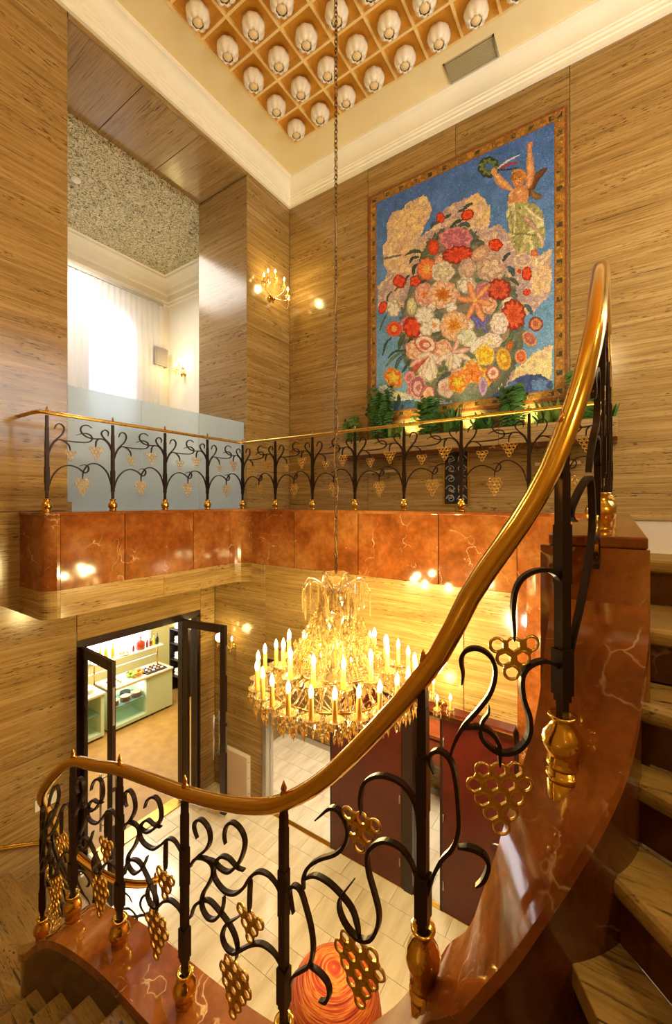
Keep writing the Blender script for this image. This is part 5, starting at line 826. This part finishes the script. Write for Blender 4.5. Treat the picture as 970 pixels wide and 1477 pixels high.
def plant(x, h, wdt, n, kind, label, rdm):
    T = thing('potted_plant', label, 'plant', (x, YB-.13, EYE+.88))
    m = MB()
    for i in range(n):
        a = rdm.uniform(0, 2*PI); l = rdm.uniform(.5,1)*h; sp = rdm.uniform(.2,1)*wdt
        base = Vector((rdm.uniform(-.4,.4)*wdt, rdm.uniform(-.5,.2)*.12, 0))
        P = []
        for q in range(5):
            t = q/4; P.append(base+Vector((math.cos(a)*sp*t*.7, math.sin(a)*min(sp,.16 if math.sin(a) < 0 else .05)*t*.8, l*(math.sin(t*PI*.62)*1.0 if kind else t*1.0-.35*t*t))))
        wd = (.010 if kind else .022)*rdm.uniform(.8,1.4); sd = Vector((-math.sin(a), math.cos(a), .2)).normalized()
        if kind == 1:      # frond with leaflets
            for q in range(1,14):
                t = q/14*4; b0 = int(min(t,3)); p = P[b0]+(P[b0+1]-P[b0])*(t-b0); L = .055*(1-abs(q/14-.45))*1.5
                for sg in (-1,1):
                    tip = p+sd*sg*L+Vector((0,0,-.012)); fw = (P[b0+1]-P[b0]).normalized()*.011
                    m.add([p-fw, p+fw, tip+fw*.4, tip-fw*.4], [(0,1,2,3)])
        else:
            v = []
            for q in range(5): k = wd*math.sin(PI*(.12+.85*q/4)); v += [P[q]-sd*k, P[q]+sd*k]
            m.add(v, [(2*q,2*q+1,2*q+3,2*q+2) for q in range(4)])
    o = local('foliage', m, LEAFM[rdm.randrange(3)], T); o['kind'] = 'stuff'
    local('stems', MB().tube([(0,0,-.06),(0.01,0,h*.35)], .012, 6), LEAFM[1], T)
rp = random.Random(11)
for x, h, w_, n, kd, lb in ((-3.66,.55,.22,30,1,'small fern at the left end of the planter ledge'),(-3.12,1.0,.34,56,1,'tall dark fern under the left edge of the mosaic'),(-2.86,.55,.26,60,0,'low leafy plant right of the tall dark fern'),(-2.32,.70,.30,52,1,'arching fern left of the middle of the planter'),
    (-1.98,.80,.26,70,0,'bushy leafy plant at the middle of the planter ledge'),(-1.50,.55,.28,60,0,'low broad-leaved plant right of the planter middle'),(-1.16,.66,.26,46,1,'fern above the dark scroll grille'),(-.72,.66,.26,60,0,'leafy plant under the blue hill of the mosaic'),(-.36,.74,.24,50,1,'tall fern under the right mosaic border'),(-.12,.52,.16,30,0,'small plant at the right end of the planter ledge')):
    plant(x, h, w_, n, kd, lb, rp)
for x, lb in ((-2.62,'left-hand uplight glowing among the ferns'),(-1.74,'middle uplight glowing in the planter'),(-.95,'right-hand uplight glowing below the blue hill')):
    T = thing('uplight', lb, 'lamp', (x, YB-.17, EYE+.90))
    local('housing', MB().lathe([(.035,0),(.04,.07),(.036,.075)],(0,0,0),12), BLACK, T); local('lens', MB().lathe([(.03,.072),(.03,.078)],(0,0,0),12), emit('uplight_lens',(255,240,150),12), T)
    lamp('uplight_beam','SPOT',(x,YB-.17,EYE+1.0),26,(1,.88,.42),.03,(math.radians(158),0,0),spot=1.9)
GR = thing('wall_grille', 'black grille with silver scrollwork in a gilt frame on the upper wall', 'grille', (-1.95, YB, EYE-.02))
gx0, gx1, gz0, gz1 = -2.115, -1.78, EYE-.03, EYE+.70
obj('panel', MB().box(gx0, gx1, YB-.008, YB+.005, gz0, gz1), BLACK, GR)
obj('gilt_frame', MB().box(gx0-.02,gx0,YB-.02,YB,gz0-.02,gz1+.02).box(gx1,gx1+.02,YB-.02,YB,gz0-.02,gz1+.02).box(gx0,gx1,YB-.02,YB,gz0-.02,gz0).box(gx0,gx1,YB-.02,YB,gz1,gz1+.02), BRASS_R, GR)
rg = random.Random(4)
for i in range(5):
    for sgn in (-1,1):
        zc_ = gz0+.075+.145*i; xc = (gx0+gx1)/2+sgn*.08; P = [(xc+sgn*(.072*math.cos(t*.55))*(1-t*.055), YB-.014, zc_+.062*math.sin(t*.55)*(1-t*.055)) for t in range(15)]
        obj('scroll', MB().tube(P, .006, 5), STEEL, GR)
        for q in range(3): 
            b_ = rg.uniform(0,6.28); obj('scroll', MB().tube(catmull([(xc,YB-.014,zc_),(xc+.04*math.cos(b_),YB-.014,zc_+.04*math.sin(b_)),(xc+.07*math.cos(b_+.7),YB-.014,zc_+.068*math.sin(b_+.7))],4), .0045, 5), STEEL, GR)

# ------------------------------------------------------------------ upper left room seen through the opening
RX0, RYB, RZ = -9.2, 6.2, EYE+5.36
struct('floor_upper_room', MB().box(RX0, XL-.04, .3, RYB, ZLAND-.2, ZLAND), pmat('upper_room_floor',(200,196,188),.3))
pat = pmat('speckled_ceiling_cloth',(196,184,150),.8); t_ = NT(pat); n_ = t_.noise(t_.pos((1,1.0,1)),15,2,.5,1.8); t_.col(t_.ramp(n_,[(.45,(214,202,164)),(.48,(84,68,30)),(.53,(84,68,30)),(.56,(214,202,164))]))
struct('ceiling_upper_room', MB().box(RX0, XL-1.25, .3, RYB, RZ, RZ+.5), pat)
wy0, wy1, wz0, wz1 = 4.28, 5.34, EYE+1.7, EYE+3.75
m = MB().box(RX0-.2, RX0, .3, wy0, 3.4, RZ+.1).box(RX0-.2, RX0, wy1, RYB, 3.4, RZ+.1).box(RX0-.2, RX0, wy0, wy1, 3.4, wz0)
yc = (wy0+wy1)/2; ra = (wy1-wy0)/2; A_ = [(yc+ra*math.cos(PI*k/16), wz1+ra*math.sin(PI*k/16)) for k in range(17)]
for k in range(16):
    (ya,za),(yb_,zb_) = A_[k], A_[k+1]
    v = [(RX0-.2,ya,za),(RX0,ya,za),(RX0,yb_,zb_),(RX0-.2,yb_,zb_),(RX0-.2,ya,RZ+.1),(RX0,ya,RZ+.1),(RX0,yb_,RZ+.1),(RX0-.2,yb_,RZ+.1)]
    m.add(v, [(0,1,2,3),(4,7,6,5),(1,5,6,2),(0,3,7,4)])
struct('wall_upper_room_left', m, WHITEP)
struct('wall_upper_room_back', MB().box(RX0-.2, XL-1.2, RYB, RYB+.15, EYE-.6, RZ+.1), WHITEP)
struct('wall_upper_room_front', MB().box(RX0-.2, XL-1.2, .15, .3, EYE-.6, RZ+.1), WHITEP)
crown = [(0,RZ-.55),(.05,RZ-.55),(.05,RZ-.5),(.08,RZ-.48),(.08,RZ-.34),(.12,RZ-.32),(.15,RZ-.22),(.22,RZ-.12),(.30,RZ-.06),(.30,RZ-.02),(.34,RZ)]
cornice('trim_6', [(RX0,.3,1,1),(RX0,RYB,1,-1),(XL-1.25,RYB,-1,-1)], crown, WHITEP)
m = MB().tube([(RX0+.02, y, z) for y, z in [(wy0,wz0)]+A_[::-1]+[(wy1,wz0)]], .03, 6)
m.box(RX0-.1, RX0-.06, yc-.02, yc+.02, wz0, wz1+ra).box(RX0-.1, RX0-.06, wy0, wy1, wz1-.02, wz1+.02).box(RX0-.1, RX0-.06, wy0, wy1, wz0+.95, wz0+.99)
struct('window_1', m, WHITE)
SHEER = bpy.data.materials.new('sheer_curtain'); SHEER.use_nodes = True; nt = SHEER.node_tree; nt.nodes.clear()
ou = nt.nodes.new('ShaderNodeOutputMaterial'); tr = nt.nodes.new('ShaderNodeBsdfTransparent'); tl = nt.nodes.new('ShaderNodeBsdfTranslucent'); df = nt.nodes.new('ShaderNodeBsdfDiffuse'); m1 = nt.nodes.new('ShaderNodeMixShader'); m2 = nt.nodes.new('ShaderNodeMixShader')
for q in (tl, df): q.inputs['Color'].default_value = (.86,.85,.88,1)
m1.inputs[0].default_value = .5; m2.inputs[0].default_value = .74
nt.links.new(tl.outputs[0], m1.inputs[1]); nt.links.new(df.outputs[0], m1.inputs[2]); nt.links.new(tr.outputs[0], m2.inputs[1]); nt.links.new(m1.outputs[0], m2.inputs[2]); nt.links.new(m2.outputs[0], ou.inputs[0])
def curtain(y0, y1, x, z0, z1, amp, per):
    m = MB(); n = int((y1-y0)/.022); v = []
    for i in range(n+1):
        y = y0+(y1-y0)*i/n; xx = x+amp*math.sin(2*PI*(y-y0)/per+.7*math.sin(y*5))
        for k in range(4): v.append((xx*(1) if k else x+.4*(xx-x), y, z1+(z0-z1)*k/3))
    m.add(v, [(i*4+k, i*4+4+k, i*4+5+k, i*4+1+k) for i in range(n) for k in range(3)], True); return m
CU = thing('sheer_curtain', 'white sheer curtain hanging across the arched window of the upper room', 'curtain', (RX0+.14, 3.5, RZ-.62))
obj('cloth', curtain(1.2, 5.95, RX0+.14, EYE+.1, RZ-.66, .022, .13), SHEER, CU); obj('heading_tape', MB().box(RX0+.11, RX0+.17, 1.2, 5.95, RZ-.66, RZ-.61), grainy('grey_tape',(170,166,160),(196,190,182),30,.7), CU)
SPK = thing('loudspeaker', 'grey boxed loudspeaker on the wall beside the sheer curtain', 'speaker', (RX0+.2, 6.0, EYE+3.45))
o = obj('cabinet', MB().box(RX0+.05, RX0+.19, 5.72, 6.06, EYE+3.25, EYE+3.68), pmat('grey_speaker',(150,142,140),.6), SPK); bevel(o,.01,2); obj('grille_cloth', MB().box(RX0+.19, RX0+.20, 5.75, 6.03, EYE+3.28, EYE+3.65), pmat('speaker_cloth',(136,128,126),.9), SPK); obj('bracket', MB().box(RX0, RX0+.06, 5.8, 5.9, EYE+3.4, EYE+3.5), STEEL, SPK)
SD = thing('smoke_detector', 'round white smoke detector on the speckled ceiling', 'detector', (-7.45, 3.3, RZ)); local('body', MB().lathe([(.06,0),(.06,-.02),(.05,-.04),(.02,-.05)],(0,0,0),18), WHITE, SD); local('rim', MB().lathe([(.072,0),(.072,-.012),(.06,-.014)],(0,0,0),18), WHITE, SD)
# frosted glass balustrade filling the foot of the opening
GB = thing('glass_balustrade', 'tall frosted glass balustrade panels behind the left iron railing', 'balustrade', (XL-.06, 3.5, ZLAND))
for a, b in ((Y1+.01, 3.09),(3.10, 4.0),(4.01, Y2-.01)):
    obj('glass_panel', MB().box(XL-.075, XL-.06, a, b, ZLAND+.005, EYE+1.33), FROST, GB)
obj('base_channel', MB().box(XL-.10, XL-.04, Y1, Y2, ZLAND, ZLAND+.10), STEEL, GB)
CB = thing('sideboard', 'dark grey sideboard standing behind the frosted glass balustrade', 'sideboard', (-6.9, 4.0, ZLAND)); GREY = pmat('grey_lacquer',(74,76,84),.5)
obj('body', MB().box(-7.2,-6.65,2.6,5.3,ZLAND+.10,ZLAND+.86), GREY, CB)
for k in range(4): obj('door', MB().box(-6.65,-6.63,2.62+.67*k,3.26+.67*k,ZLAND+.13,ZLAND+.83), pmat('grey_door',(90,92,100),.45), CB)
for yy in (2.65,5.25):
    for xx in (-7.15,-6.7): obj('leg', MB().box(xx-.02,xx+.02,yy-.02,yy+.02,ZLAND,ZLAND+.10), BLACK, CB)
TVB = thing('grey_display_case', 'small grey case standing on the sideboard behind frosted glass', 'case', (-6.9,4.1,ZLAND+.86)); obj('body', MB().box(-7.05,-6.8,3.8,4.45,ZLAND+.86,ZLAND+1.42), GREY, TVB); obj('lid', MB().box(-7.07,-6.78,3.78,4.47,ZLAND+1.42,ZLAND+1.45), BLACK, TVB)
# ------------------------------------------------------------------ glazed double door to the buffet room
D1 = sempty('door_1')
obj('door_frame', MB().box(XL-.16, XL-.02, 2.28, 3.99, 2.60, 2.70).box(XL-.16, XL-.02, 2.28, 2.33, 0, 2.62).box(XL-.16, XL-.02, 3.94, 3.99, 0, 2.62).box(XL-.14, XL-.04, 3.70, 3.75, 0, 2.62), DARKWOOD, D1)
obj('sidelight_pane', MB().box(XL-.10, XL-.09, 3.75, 3.94, .05, 2.6), GLASS, D1)
def door_leaf(hinge, free, z0, z1):
    h = Vector((hinge[0],hinge[1])); e = (Vector((free[0],free[1]))-h); L = e.length; e.normalize(); n = (-e.y, e.x); ex = (e.x, e.y)
    def bx(m, a, b, t, za, zb): c = h+e*((a+b)/2); m.obox(c, ex, n, (b-a)/2, t, za, zb)
    m = MB(); w = .095
    bx(m, 0, w, .025, z0, z1); bx(m, L-w, L, .025, z0, z1); bx(m, w, L-w, .025, z1-.11, z1); bx(m, w, L-w, .025, z0+.10, z0+.21)
    lf = bevel(obj('door_leaf', m, DARKWOOD, D1), .006, 1)
    m = MB(); bx(m, w, L-w, .004, z0+.2, z1-.1); obj('glass_pane', m, GLASS, lf)
    m = MB(); bx(m, w*.2, L-w, .027, z0, z0+.10); obj('kick_plate', m, BRASS_R, lf)
    for sg in (-1, 1):
        a = h+e*(L-w*1.7); q = (a.x+n[0]*sg*.06, a.y+n[1]*sg*.06)
        m = MB().tube([(q[0],q[1],z0+.75),(q[0],q[1],z0+1.35)], .012, 8)
        for zz in (.80,1.30): m.tube([(a.x,a.y,z0+zz),(q[0],q[1],z0+zz)], .008, 6)
        obj('handle', m, STEEL, lf)
    m = MB(); c = h+e*(L+.001)
    for za, zb in ((z0+.85,z0+1.2),(z0+1.25,z0+1.4),(z0+1.9,z0+2.3)): m.obox(c, ex, n, .003, .012, za, zb)
    obj('lock_plate', m, STEEL, lf)
    m = MB()
    for zz in (.3, 1.2, 2.3): m.tube([(h.x,h.y,z0+zz),(h.x,h.y,z0+zz+.1)], .014, 8)
    obj('hinge', m, STEEL, lf)
door_leaf((XL-.02, 2.35), (XL+.74, 2.31), .05, 2.62)
door_leaf((XL-.02, 3.71), (XL+.73, 3.84), .05, 2.62)
struct('trim_7', MB().box(XL-.2, XL, 2.28, 3.99, -.01, .012), BRASS_R)

# dark red doors in the lower back wall and their projecting head
struct('trim_8', MB().box(-2.0,-.80,FY_-.14,FY_+.03,ZH-.02,ZH+.05), MAROON)
struct('trim_9', MB().box(-2.0,-.80,FY_-.155,FY_-.14,ZH-.02,ZH+.02), BRASS)
struct('trim_10', MB().box(-4.09,-2.0,FY_+.0,FY_+.12,ZH-.05,ZH), DARKWOOD)
def flush_door(name, x0, x1, hinge_right, y=FY_):
    D = sempty(name)
    o = bevel(obj('door_leaf', MB().box(x0+.03,x1-.03,y-.02,y+.03,.02,ZH-.03), MAROON, D), .004, 1)
    obj('door_frame', MB().box(x0,x0+.03,y-.01,y+.10,0,ZH).box(x1-.03,x1,y-.01,y+.10,0,ZH), DARKWOOD, D)
    hx_ = x1-.045 if hinge_right else x0+.045
    for zz in (.25,.95,1.75): obj('hinge', MB().tube([(hx_,y-.028,zz),(hx_,y-.028,zz+.09)], .008, 6), STEEL, D)
    kx = x0+.10 if hinge_right else x1-.10
    m = MB().tube([(kx,y-.02,1.02),(kx,y-.03,1.02)], .028, 12); m.tube(catmull([(kx,y-.02,1.02),(kx,y-.07,1.02),(kx+.03*(1 if hinge_right else -1),y-.075,1.02),(kx+.12*(1 if hinge_right else -1),y-.075,1.0)],4), .009, 7); m.tube([(kx,y-.02,.93),(kx,y-.03,.93)], .022, 12)
    obj('handle', m, STEEL, D)
flush_door('door_2', -2.96, -1.96, True); flush_door('door_3', -1.55, -.78, False)
struct('trim_11', MB().box(-1.96,-1.86,FY_-.02,FY_+.12,0,ZH), DARKWOOD)
struct('trim_12', MB().box(-4.10,-4.03,FY_-.03,FY_+.12,0,ZH), STEEL)
struct('trim_13', MB().box(-4.03,-.78,FY_-.01,FY_+.05,-.01,.008), BRASS)
struct('window_4', MB().box(-1.86,-1.55,FY_+.05,FY_+.06,.02,ZH-.03), GLASS)
struct('window_5', MB().box(-4.03,-2.96,FY_+.05,FY_+.06,.02,ZH-.03), GLASS)
# console in the passage
CO = thing('console_table', 'orange lacquered wooden console seen between the dark red doors', 'console', (-2.05, YB-.3, 0))
obj('top', MB().box(-2.55,-1.45,YB-.45,YB-.02,1.0,1.04), LACQ, CO); obj('body', MB().box(-2.5,-1.5,YB-.42,YB-.05,.62,1.0), LACQ, CO)
for k in range(2): d_ = obj('drawer', MB().box(-2.48+.49*k,-2.03+.49*k,YB-.44,YB-.42,.66,.96), LACQ, CO); obj('knob', MB().sphere((-2.25+.49*k,YB-.45,.81),.014,8,6), BRASS, d_)
for xx in (-2.46,-1.54):
    for yy in (YB-.40,YB-.07): obj('leg', MB().tube([(xx,yy,0),(xx,yy,.4),(xx,yy,.63)], lambda t:.016+.012*t, 8), MAROON, CO)
# leaning white panel
RP = thing('wall_panel', 'white boxed panel standing against the lower wall beside the glass door', 'panel', (-4.6, FY_-.05, 0))
o = obj('face', MB().box(-4.90,-4.36,FY_-.075,FY_-.065,.02,.66), pmat('panel_face',(224,196,170),.3), RP); obj('edge_frame', MB().box(-4.90,-4.36,FY_-.065,FY_-.0,.02,.66), WHITE, RP)
for zz in (.14,.36,.58): obj('screw', MB().tube([(-4.36,FY_-.035,zz),(-4.354,FY_-.035,zz)], .010, 8), STEEL, RP)
SP = thing('switch_plate', 'small white switch plate on the travertine at far left', 'switch plate', (XL, 1.97, 1.06))
bevel(obj('plate', MB().box(XL,XL+.012,1.86,2.08,1.0,1.12), WHITE, SP), .003, 1)
for k in range(2): obj('rocker', MB().box(XL+.012,XL+.016,1.88+.1*k,1.96+.1*k,1.02,1.10), CERAM, SP)

# striped tub armchair below the stair rail
st = pmat('orange_striped_fabric',(206,84,30),.75); t_ = NT(st); wv = t_.new('ShaderNodeTexNoise'); wv.inputs['Scale'].default_value=1.0; wv.inputs['Detail'].default_value=3; t_.l.new(t_.pos((4,4,150),(.75,.55,0)), wv.inputs['Vector'])
t_.col(t_.ramp(wv.outputs['Fac'],[(.30,(120,26,12)),(.42,(178,56,20)),(.5,(200,86,28)),(.56,(226,150,60)),(.62,(190,66,24)),(.75,(130,30,14))]))
AC = thing('round_armchair', 'domed round armchair back in orange streaked fabric on the lower hall floor', 'armchair', (-1.78, 2.60, 0)); acx, acy = -1.78, 2.60
dome = [(.30,.12),(.345,.15),(.365,.28),(.365,.42),(.345,.55),(.30,.65),(.23,.72),(.14,.76),(.05,.775),(.002,.778)]
obj('upholstered_shell', MB().lathe(dome, (acx,acy,0), 36), st, AC)
obj('piping', MB().tube([(acx+.335*math.cos(2*PI*k/40),acy+.335*math.sin(2*PI*k/40),.135) for k in range(40)], .012, 6, closed=True), MAROON, AC)
obj('seat_cushion', MB().lathe([(.20,.30),(.25,.32),(.26,.38),(.22,.42),(.02,.43)], (acx+.06,acy+.08,-.10), 24), st, AC)
for k in range(4): a = PI/4+PI/2*k; obj('leg', MB().tube([(acx+.24*math.cos(a),acy+.24*math.sin(a),0),(acx+.22*math.cos(a),acy+.22*math.sin(a),.13)], .018, 8), DARKWOOD, AC)

# ------------------------------------------------------------------ buffet room
BX0, BY1 = -9.2, 6.2
struct('floor_buffet', MB().box(BX0, XL-.2, .8, BY1, -.1, -.001), grainy('brown_carpet',(150,110,40),(168,126,52),6,.6))
YG = grainy('olive_wall_paint',(206,196,130),(212,202,138),2,.7)
struct('wall_buffet_left', MB().box(BX0-.15, BX0, .8, BY1, 0, 3.0), YG)
struct('wall_buffet_back', MB().box(BX0-.15, XL-.2, BY1, BY1+.15, 0, 3.0), YG)
struct('wall_buffet_front', MB().box(BX0-.15, XL-.2, .65, .8, 0, 3.0), YG)
struct('ceiling_buffet', MB().box(BX0, XL-.2, .8, BY1, 2.98, 3.05), WHITEP)
WN = struct('window_6', MB().box(BX0, BX0+.05, 2.6, 2.66, .95, 2.6).box(BX0, BX0+.05, 5.64, 5.7, .95, 2.6).box(BX0, BX0+.05, 2.6, 5.7, .90, .96).box(BX0, BX0+.05, 2.6, 5.7, 2.56, 2.62), WHITE)
obj('lit_pane', MB().box(BX0+.005, BX0+.02, 2.66, 5.64, .96, 2.56), emit('backlit_pane',(244,244,255),3.2), WN)
MINT = pmat('pale_green_lacquer',(206,222,180),.3); TOPM = grainy('beech_counter_top',(226,196,150),(236,210,168),7,.3)
def counter(label, y0, y1, open0, open1):
    C_ = thing('buffet_counter', label, 'counter', (-8.0,(y0+y1)/2,0)); x0, x1 = -8.30, -7.77
    m = MB().box(x0,x1,y0,y1,.04,.10).box(x0,x0+.02,y0,y1,.10,.79).box(x0,x1,y0,y0+.02,.10,.79).box(x0,x1,y1-.02,y1,.10,.79).box(x0,x1,y0,y1,.77,.79)
    if open1 < y1-.05: m.box(x0,x1,open1,y1-.02,.10,.79)
    obj('body', m, MINT, C_); bevel(obj('counter_top', MB().box(x0-.02,x1+.03,y0-.01,y1+.01,.79,.83), TOPM, C_), .005, 1)
    obj('glass_shelf', MB().box(x0+.02,x1-.03,open0,open1,.43,.442), pmat('shelf_glass',(190,226,220),.05,Transmission_Weight=.8), C_); obj('plinth', MB().box(x0+.03,x1-.05,y0+.02,y1-.02,0,.04), BLACK, C_)
    return C_
counter('pale green buffet counter with beech top nearer the far wall of the buffet room', 4.02, 5.32, 4.04, 4.74)
counter('pale green buffet counter seen through the left glass door leaf', 2.7, 3.92, 2.72, 3.86)
GS = thing('bottle_shelf', 'long glass bottle shelf on posts above the buffet counter', 'shelf', (-8.2,4.6,.83)); obj('shelf_board', MB().box(-8.32,-8.05,3.9,5.3,1.24,1.255), pmat('cream_shelf',(232,222,180),.2), GS)
obj('lower_rail', MB().box(-8.32,-8.28,3.9,5.3,1.0,1.012), CERAM, GS)
for yy in (3.95,5.25): obj('post', MB().tube([(-8.2,yy,.83),(-8.2,yy,1.24)], .014, 8), BRASS_R, GS)
def bottle(label, x, y, z, h, r, col, cap=(40,30,24), group=None, neck=.35):
    T = thing('bottle', label, 'bottle', (x,y,z), group); mt = pmat('bottle_glass',col,.08,Transmission_Weight=.1)
    local('body', MB().lathe([(r*.9,0),(r,.01),(r,h*.55),(r*neck,h*.72),(r*neck,h*.95)],(0,0,0),14), mt, T); local('cap', MB().lathe([(r*neck*1.1,h*.93),(r*neck*1.1,h)],(0,0,0),10), pmat('bottle_cap',cap,.4), T)
for k,(yy,lb) in enumerate(((4.03,'leftmost of the three slim oil bottles on the bottle shelf'),(4.14,'middle of the three slim oil bottles on the bottle shelf'),(4.27,'rightmost of the three slim oil bottles on the bottle shelf'))): bottle(lb,-8.15,yy,1.255,.30,.034,(190,176,60),(214,200,120))
bottle('broad amber-red decanter on the bottle shelf',-8.18,4.86,1.255,.26,.085,(150,54,24),(120,60,30),neck=.2)
for yy,lb in ((4.70,'small red bottle left of the amber decanter'),(5.00,'small red bottle just right of the amber decanter'),(5.07,'dark red bottle between small red bottle and yellow bottle')): bottle(lb,-8.17,yy,1.255,.17,.022,(130,40,26))
bottle('yellow-green bottle near the right end of the bottle shelf',-8.17,5.15,1.255,.24,.03,(196,180,60)); bottle('dark bottle at the right end of the bottle shelf',-8.17,5.23,1.255,.24,.028,(40,40,26))
DP = thing('pastry_dish', 'oval dish of small pastries on the bottle shelf', 'dish', (-8.17,4.5,1.255)); local('dish', MB().lathe([(.06,0),(.12,.02),(.125,.025),(.10,.02),(.02,.012)],(0,0,0),18), CERAM, DP)
PAST = grainy('baked_pastry',(176,110,50),(206,150,80),30,.6)
for k in range(7): a=k*.9; local('pastry', MB().sphere((.07*math.cos(a)*(k>0),.07*math.sin(a)*(k>0),.035),.026,8,6,.7), PAST, DP)
for k in range(4):
    T = thing('drinking_glass', 'clear drinking glass, %s from the left in the row at the shelf end' % ORD[k], 'glass', (-8.25+.05*(k%2), 5.04+.06*k, 1.255), 'glasses at the end of the bottle shelf'); local('bowl', MB().lathe([(.024,0),(.03,.12),(.028,.12),(.022,.01)],(0,0,0),12,cap=False), GLASSARM, T); local('foot', MB().lathe([(.026,0),(.024,.008)],(0,0,0),12), GLASSARM, T)
FB = thing('fruit_bowl', 'clear shallow fruit bowl on the beech counter top', 'bowl', (-7.98,4.62,.83)); local('bowl', MB().lathe([(.06,0),(.13,.03),(.17,.07),(.165,.07),(.12,.035),(.03,.012)],(0,0,0),20,cap=False), GLASSARM, FB)
ORG = grainy('orange_peel',(232,130,30),(240,150,44),40,.4); LIM = grainy('lime_peel',(130,170,40),(160,190,60),30,.4)
fr = random.Random(2)
WH6 = ('at the aisle side','toward the dark shelf unit, aisle side','toward the dark shelf unit, window side','at the window side','toward the pastry tray','on top')
for nm, mt, c0, lb, gp in (('orange',ORG,(.07,.07),'orange %s of the orange pile in the bowl','oranges in the fruit bowl'),('lime',LIM,(.07,-.10),'green fruit %s of the green pile in the bowl','green fruit in the fruit bowl')):
    for k in range(6):
        p = Vector((-7.98+c0[0]*.4+.055*math.cos(k*1.25)*(k<5), 4.62+c0[1]+.055*math.sin(k*1.25)*(k<5), .885+(.055 if k==5 else 0)))
        T = thing(nm, lb % WH6[k], 'fruit', p, gp); local('peel', MB().sphere((0,0,0),.036,12,8,.95), mt, T); local('stem', MB().lathe([(.004,.033),(.004,.038)],(0,0,0),6), pmat('fruit_stem',(70,60,30),.8), T)
def tray(label, x, y, w, l, dark, n):
    T = thing('serving_tray', label, 'tray', (x,y,.83)); local('tray', MB().box(-w,w,-l,l,0,.012).box(-w,w,-l,-l+.012,.012,.024).box(-w,w,l-.012,l,.012,.024).box(-w,-w+.012,-l,l,.012,.024).box(w-.012,w,-l,l,.012,.024), pmat('tray',(40,34,36) if dark else (236,230,220),.4), T)
    for k in range(n):
        i, j = k % 3, k // 3; local('paper_cup' if dark else 'pastry', MB().sphere(((i-1)*w*.6,(j-(n//3-1)/2)*l*1.7/(n//3),.034),.03,8,6,.6), (WHITE if k % 2 else PAST) if dark else PAST, T)
tray('black tray of cakes in paper cups at the right end of the counter', -7.97, 5.0, .17, .22, True, 12)
tray('white tray with croissants near the left of the counter', -7.97, 4.2, .15, .18, False, 6)
NK = thing('napkin_stack', 'pile of printed white napkins in front of the fruit bowl', 'napkins', (-7.86,4.42,.83)); local('napkins', MB().box(-.06,.06,-.08,.08,0,.016), CERAM, NK); local('print', MB().box(-.04,.04,-.06,.06,.016,.0165), grainy('napkin_print',(180,170,150),(230,224,214),60,.6), NK)
WICK = grainy('stoneware_rim',(150,118,84),(176,140,100),40,.6)
def plates(label, x, y, z, r, n, mt, top=None):
    T = thing('plate_stack', label, 'plates', (x,y,z))
    for k in range(n): local('plate', MB().lathe([(r*.6,0),(r,.010),(r,.0125),(r*.6,.004)],(0,0,.0135*k),20), mt, T)
for yy, lb, mt, xx in ((4.17,'left brown plate stack on the counter shelf',WICK,-7.93),(4.40,'middle brown plate stack on the counter shelf',WICK,-7.93),(4.62,'right brown plate stack on the counter shelf',WICK,-7.93),(4.50,'black plate stack behind the brown ones',BLACK,-8.12)): plates(lb, xx, yy, .442, .095, 7, mt)
plates('stack of white plates seen through the left door glass', -8.0, 3.72, .83, .13, 6, CERAM)
SB = thing('salad_platter', 'large round glass platter of salad seen through left door glass', 'platter', (-7.95,3.35,.83)); local('platter', MB().lathe([(.10,0),(.20,.03),(.21,.035),(.18,.03),(.05,.012)],(0,0,0),24), GLASSARM, SB)
sal = MB()
for k in range(90): a=fr.random()*6.28; r=fr.random()**.5*.15; sal.octa((r*math.cos(a),r*math.sin(a),.05+fr.random()*.03),.025,.012,.5)
so = local('salad', sal, LEAFM[2], SB); so['kind']='stuff'
bottle('red pear-shaped bottle seen through the left door glass', -8.12, 3.46, .83, .24, .07, (160,40,20), neck=.2)
DS = thing('dark_shelf_unit', 'dark wooden shelf unit with folded linen at the end of the buffet room', 'shelf unit', (-8.1,5.9,0))
obj('carcass', MB().box(-8.47,-8.45,5.72,6.18,0,1.42).box(-7.84,-7.82,5.72,6.18,0,1.42).box(-8.47,-7.82,6.16,6.18,0,1.42), DARKWOOD, DS)
for zz in (.35,.72,1.08,1.40): obj('shelf_board', MB().box(-8.47,-7.82,5.72,6.18,zz,zz+.025), DARKWOOD, DS)
for zz, lb in ((.375,'folded white linen on the lowest dark shelf'),(.745,'folded white linen on the middle dark shelf'),(1.105,'folded white linen on the upper dark shelf'),(1.425,'folded cloth on top of the dark shelf unit')):
    T = thing('linen_stack', lb, 'linen', (-8.14,5.92,zz))
    for k in range(4): bevel(local('cloth', MB().box(-.22,.22,-.15+.01*(k%2),.15,.035*k,.035*k+.033), CERAM, T), .012, 2)

# keep shading crisp on flat parts, tidy the depsgraph
bpy.context.view_layer.update()
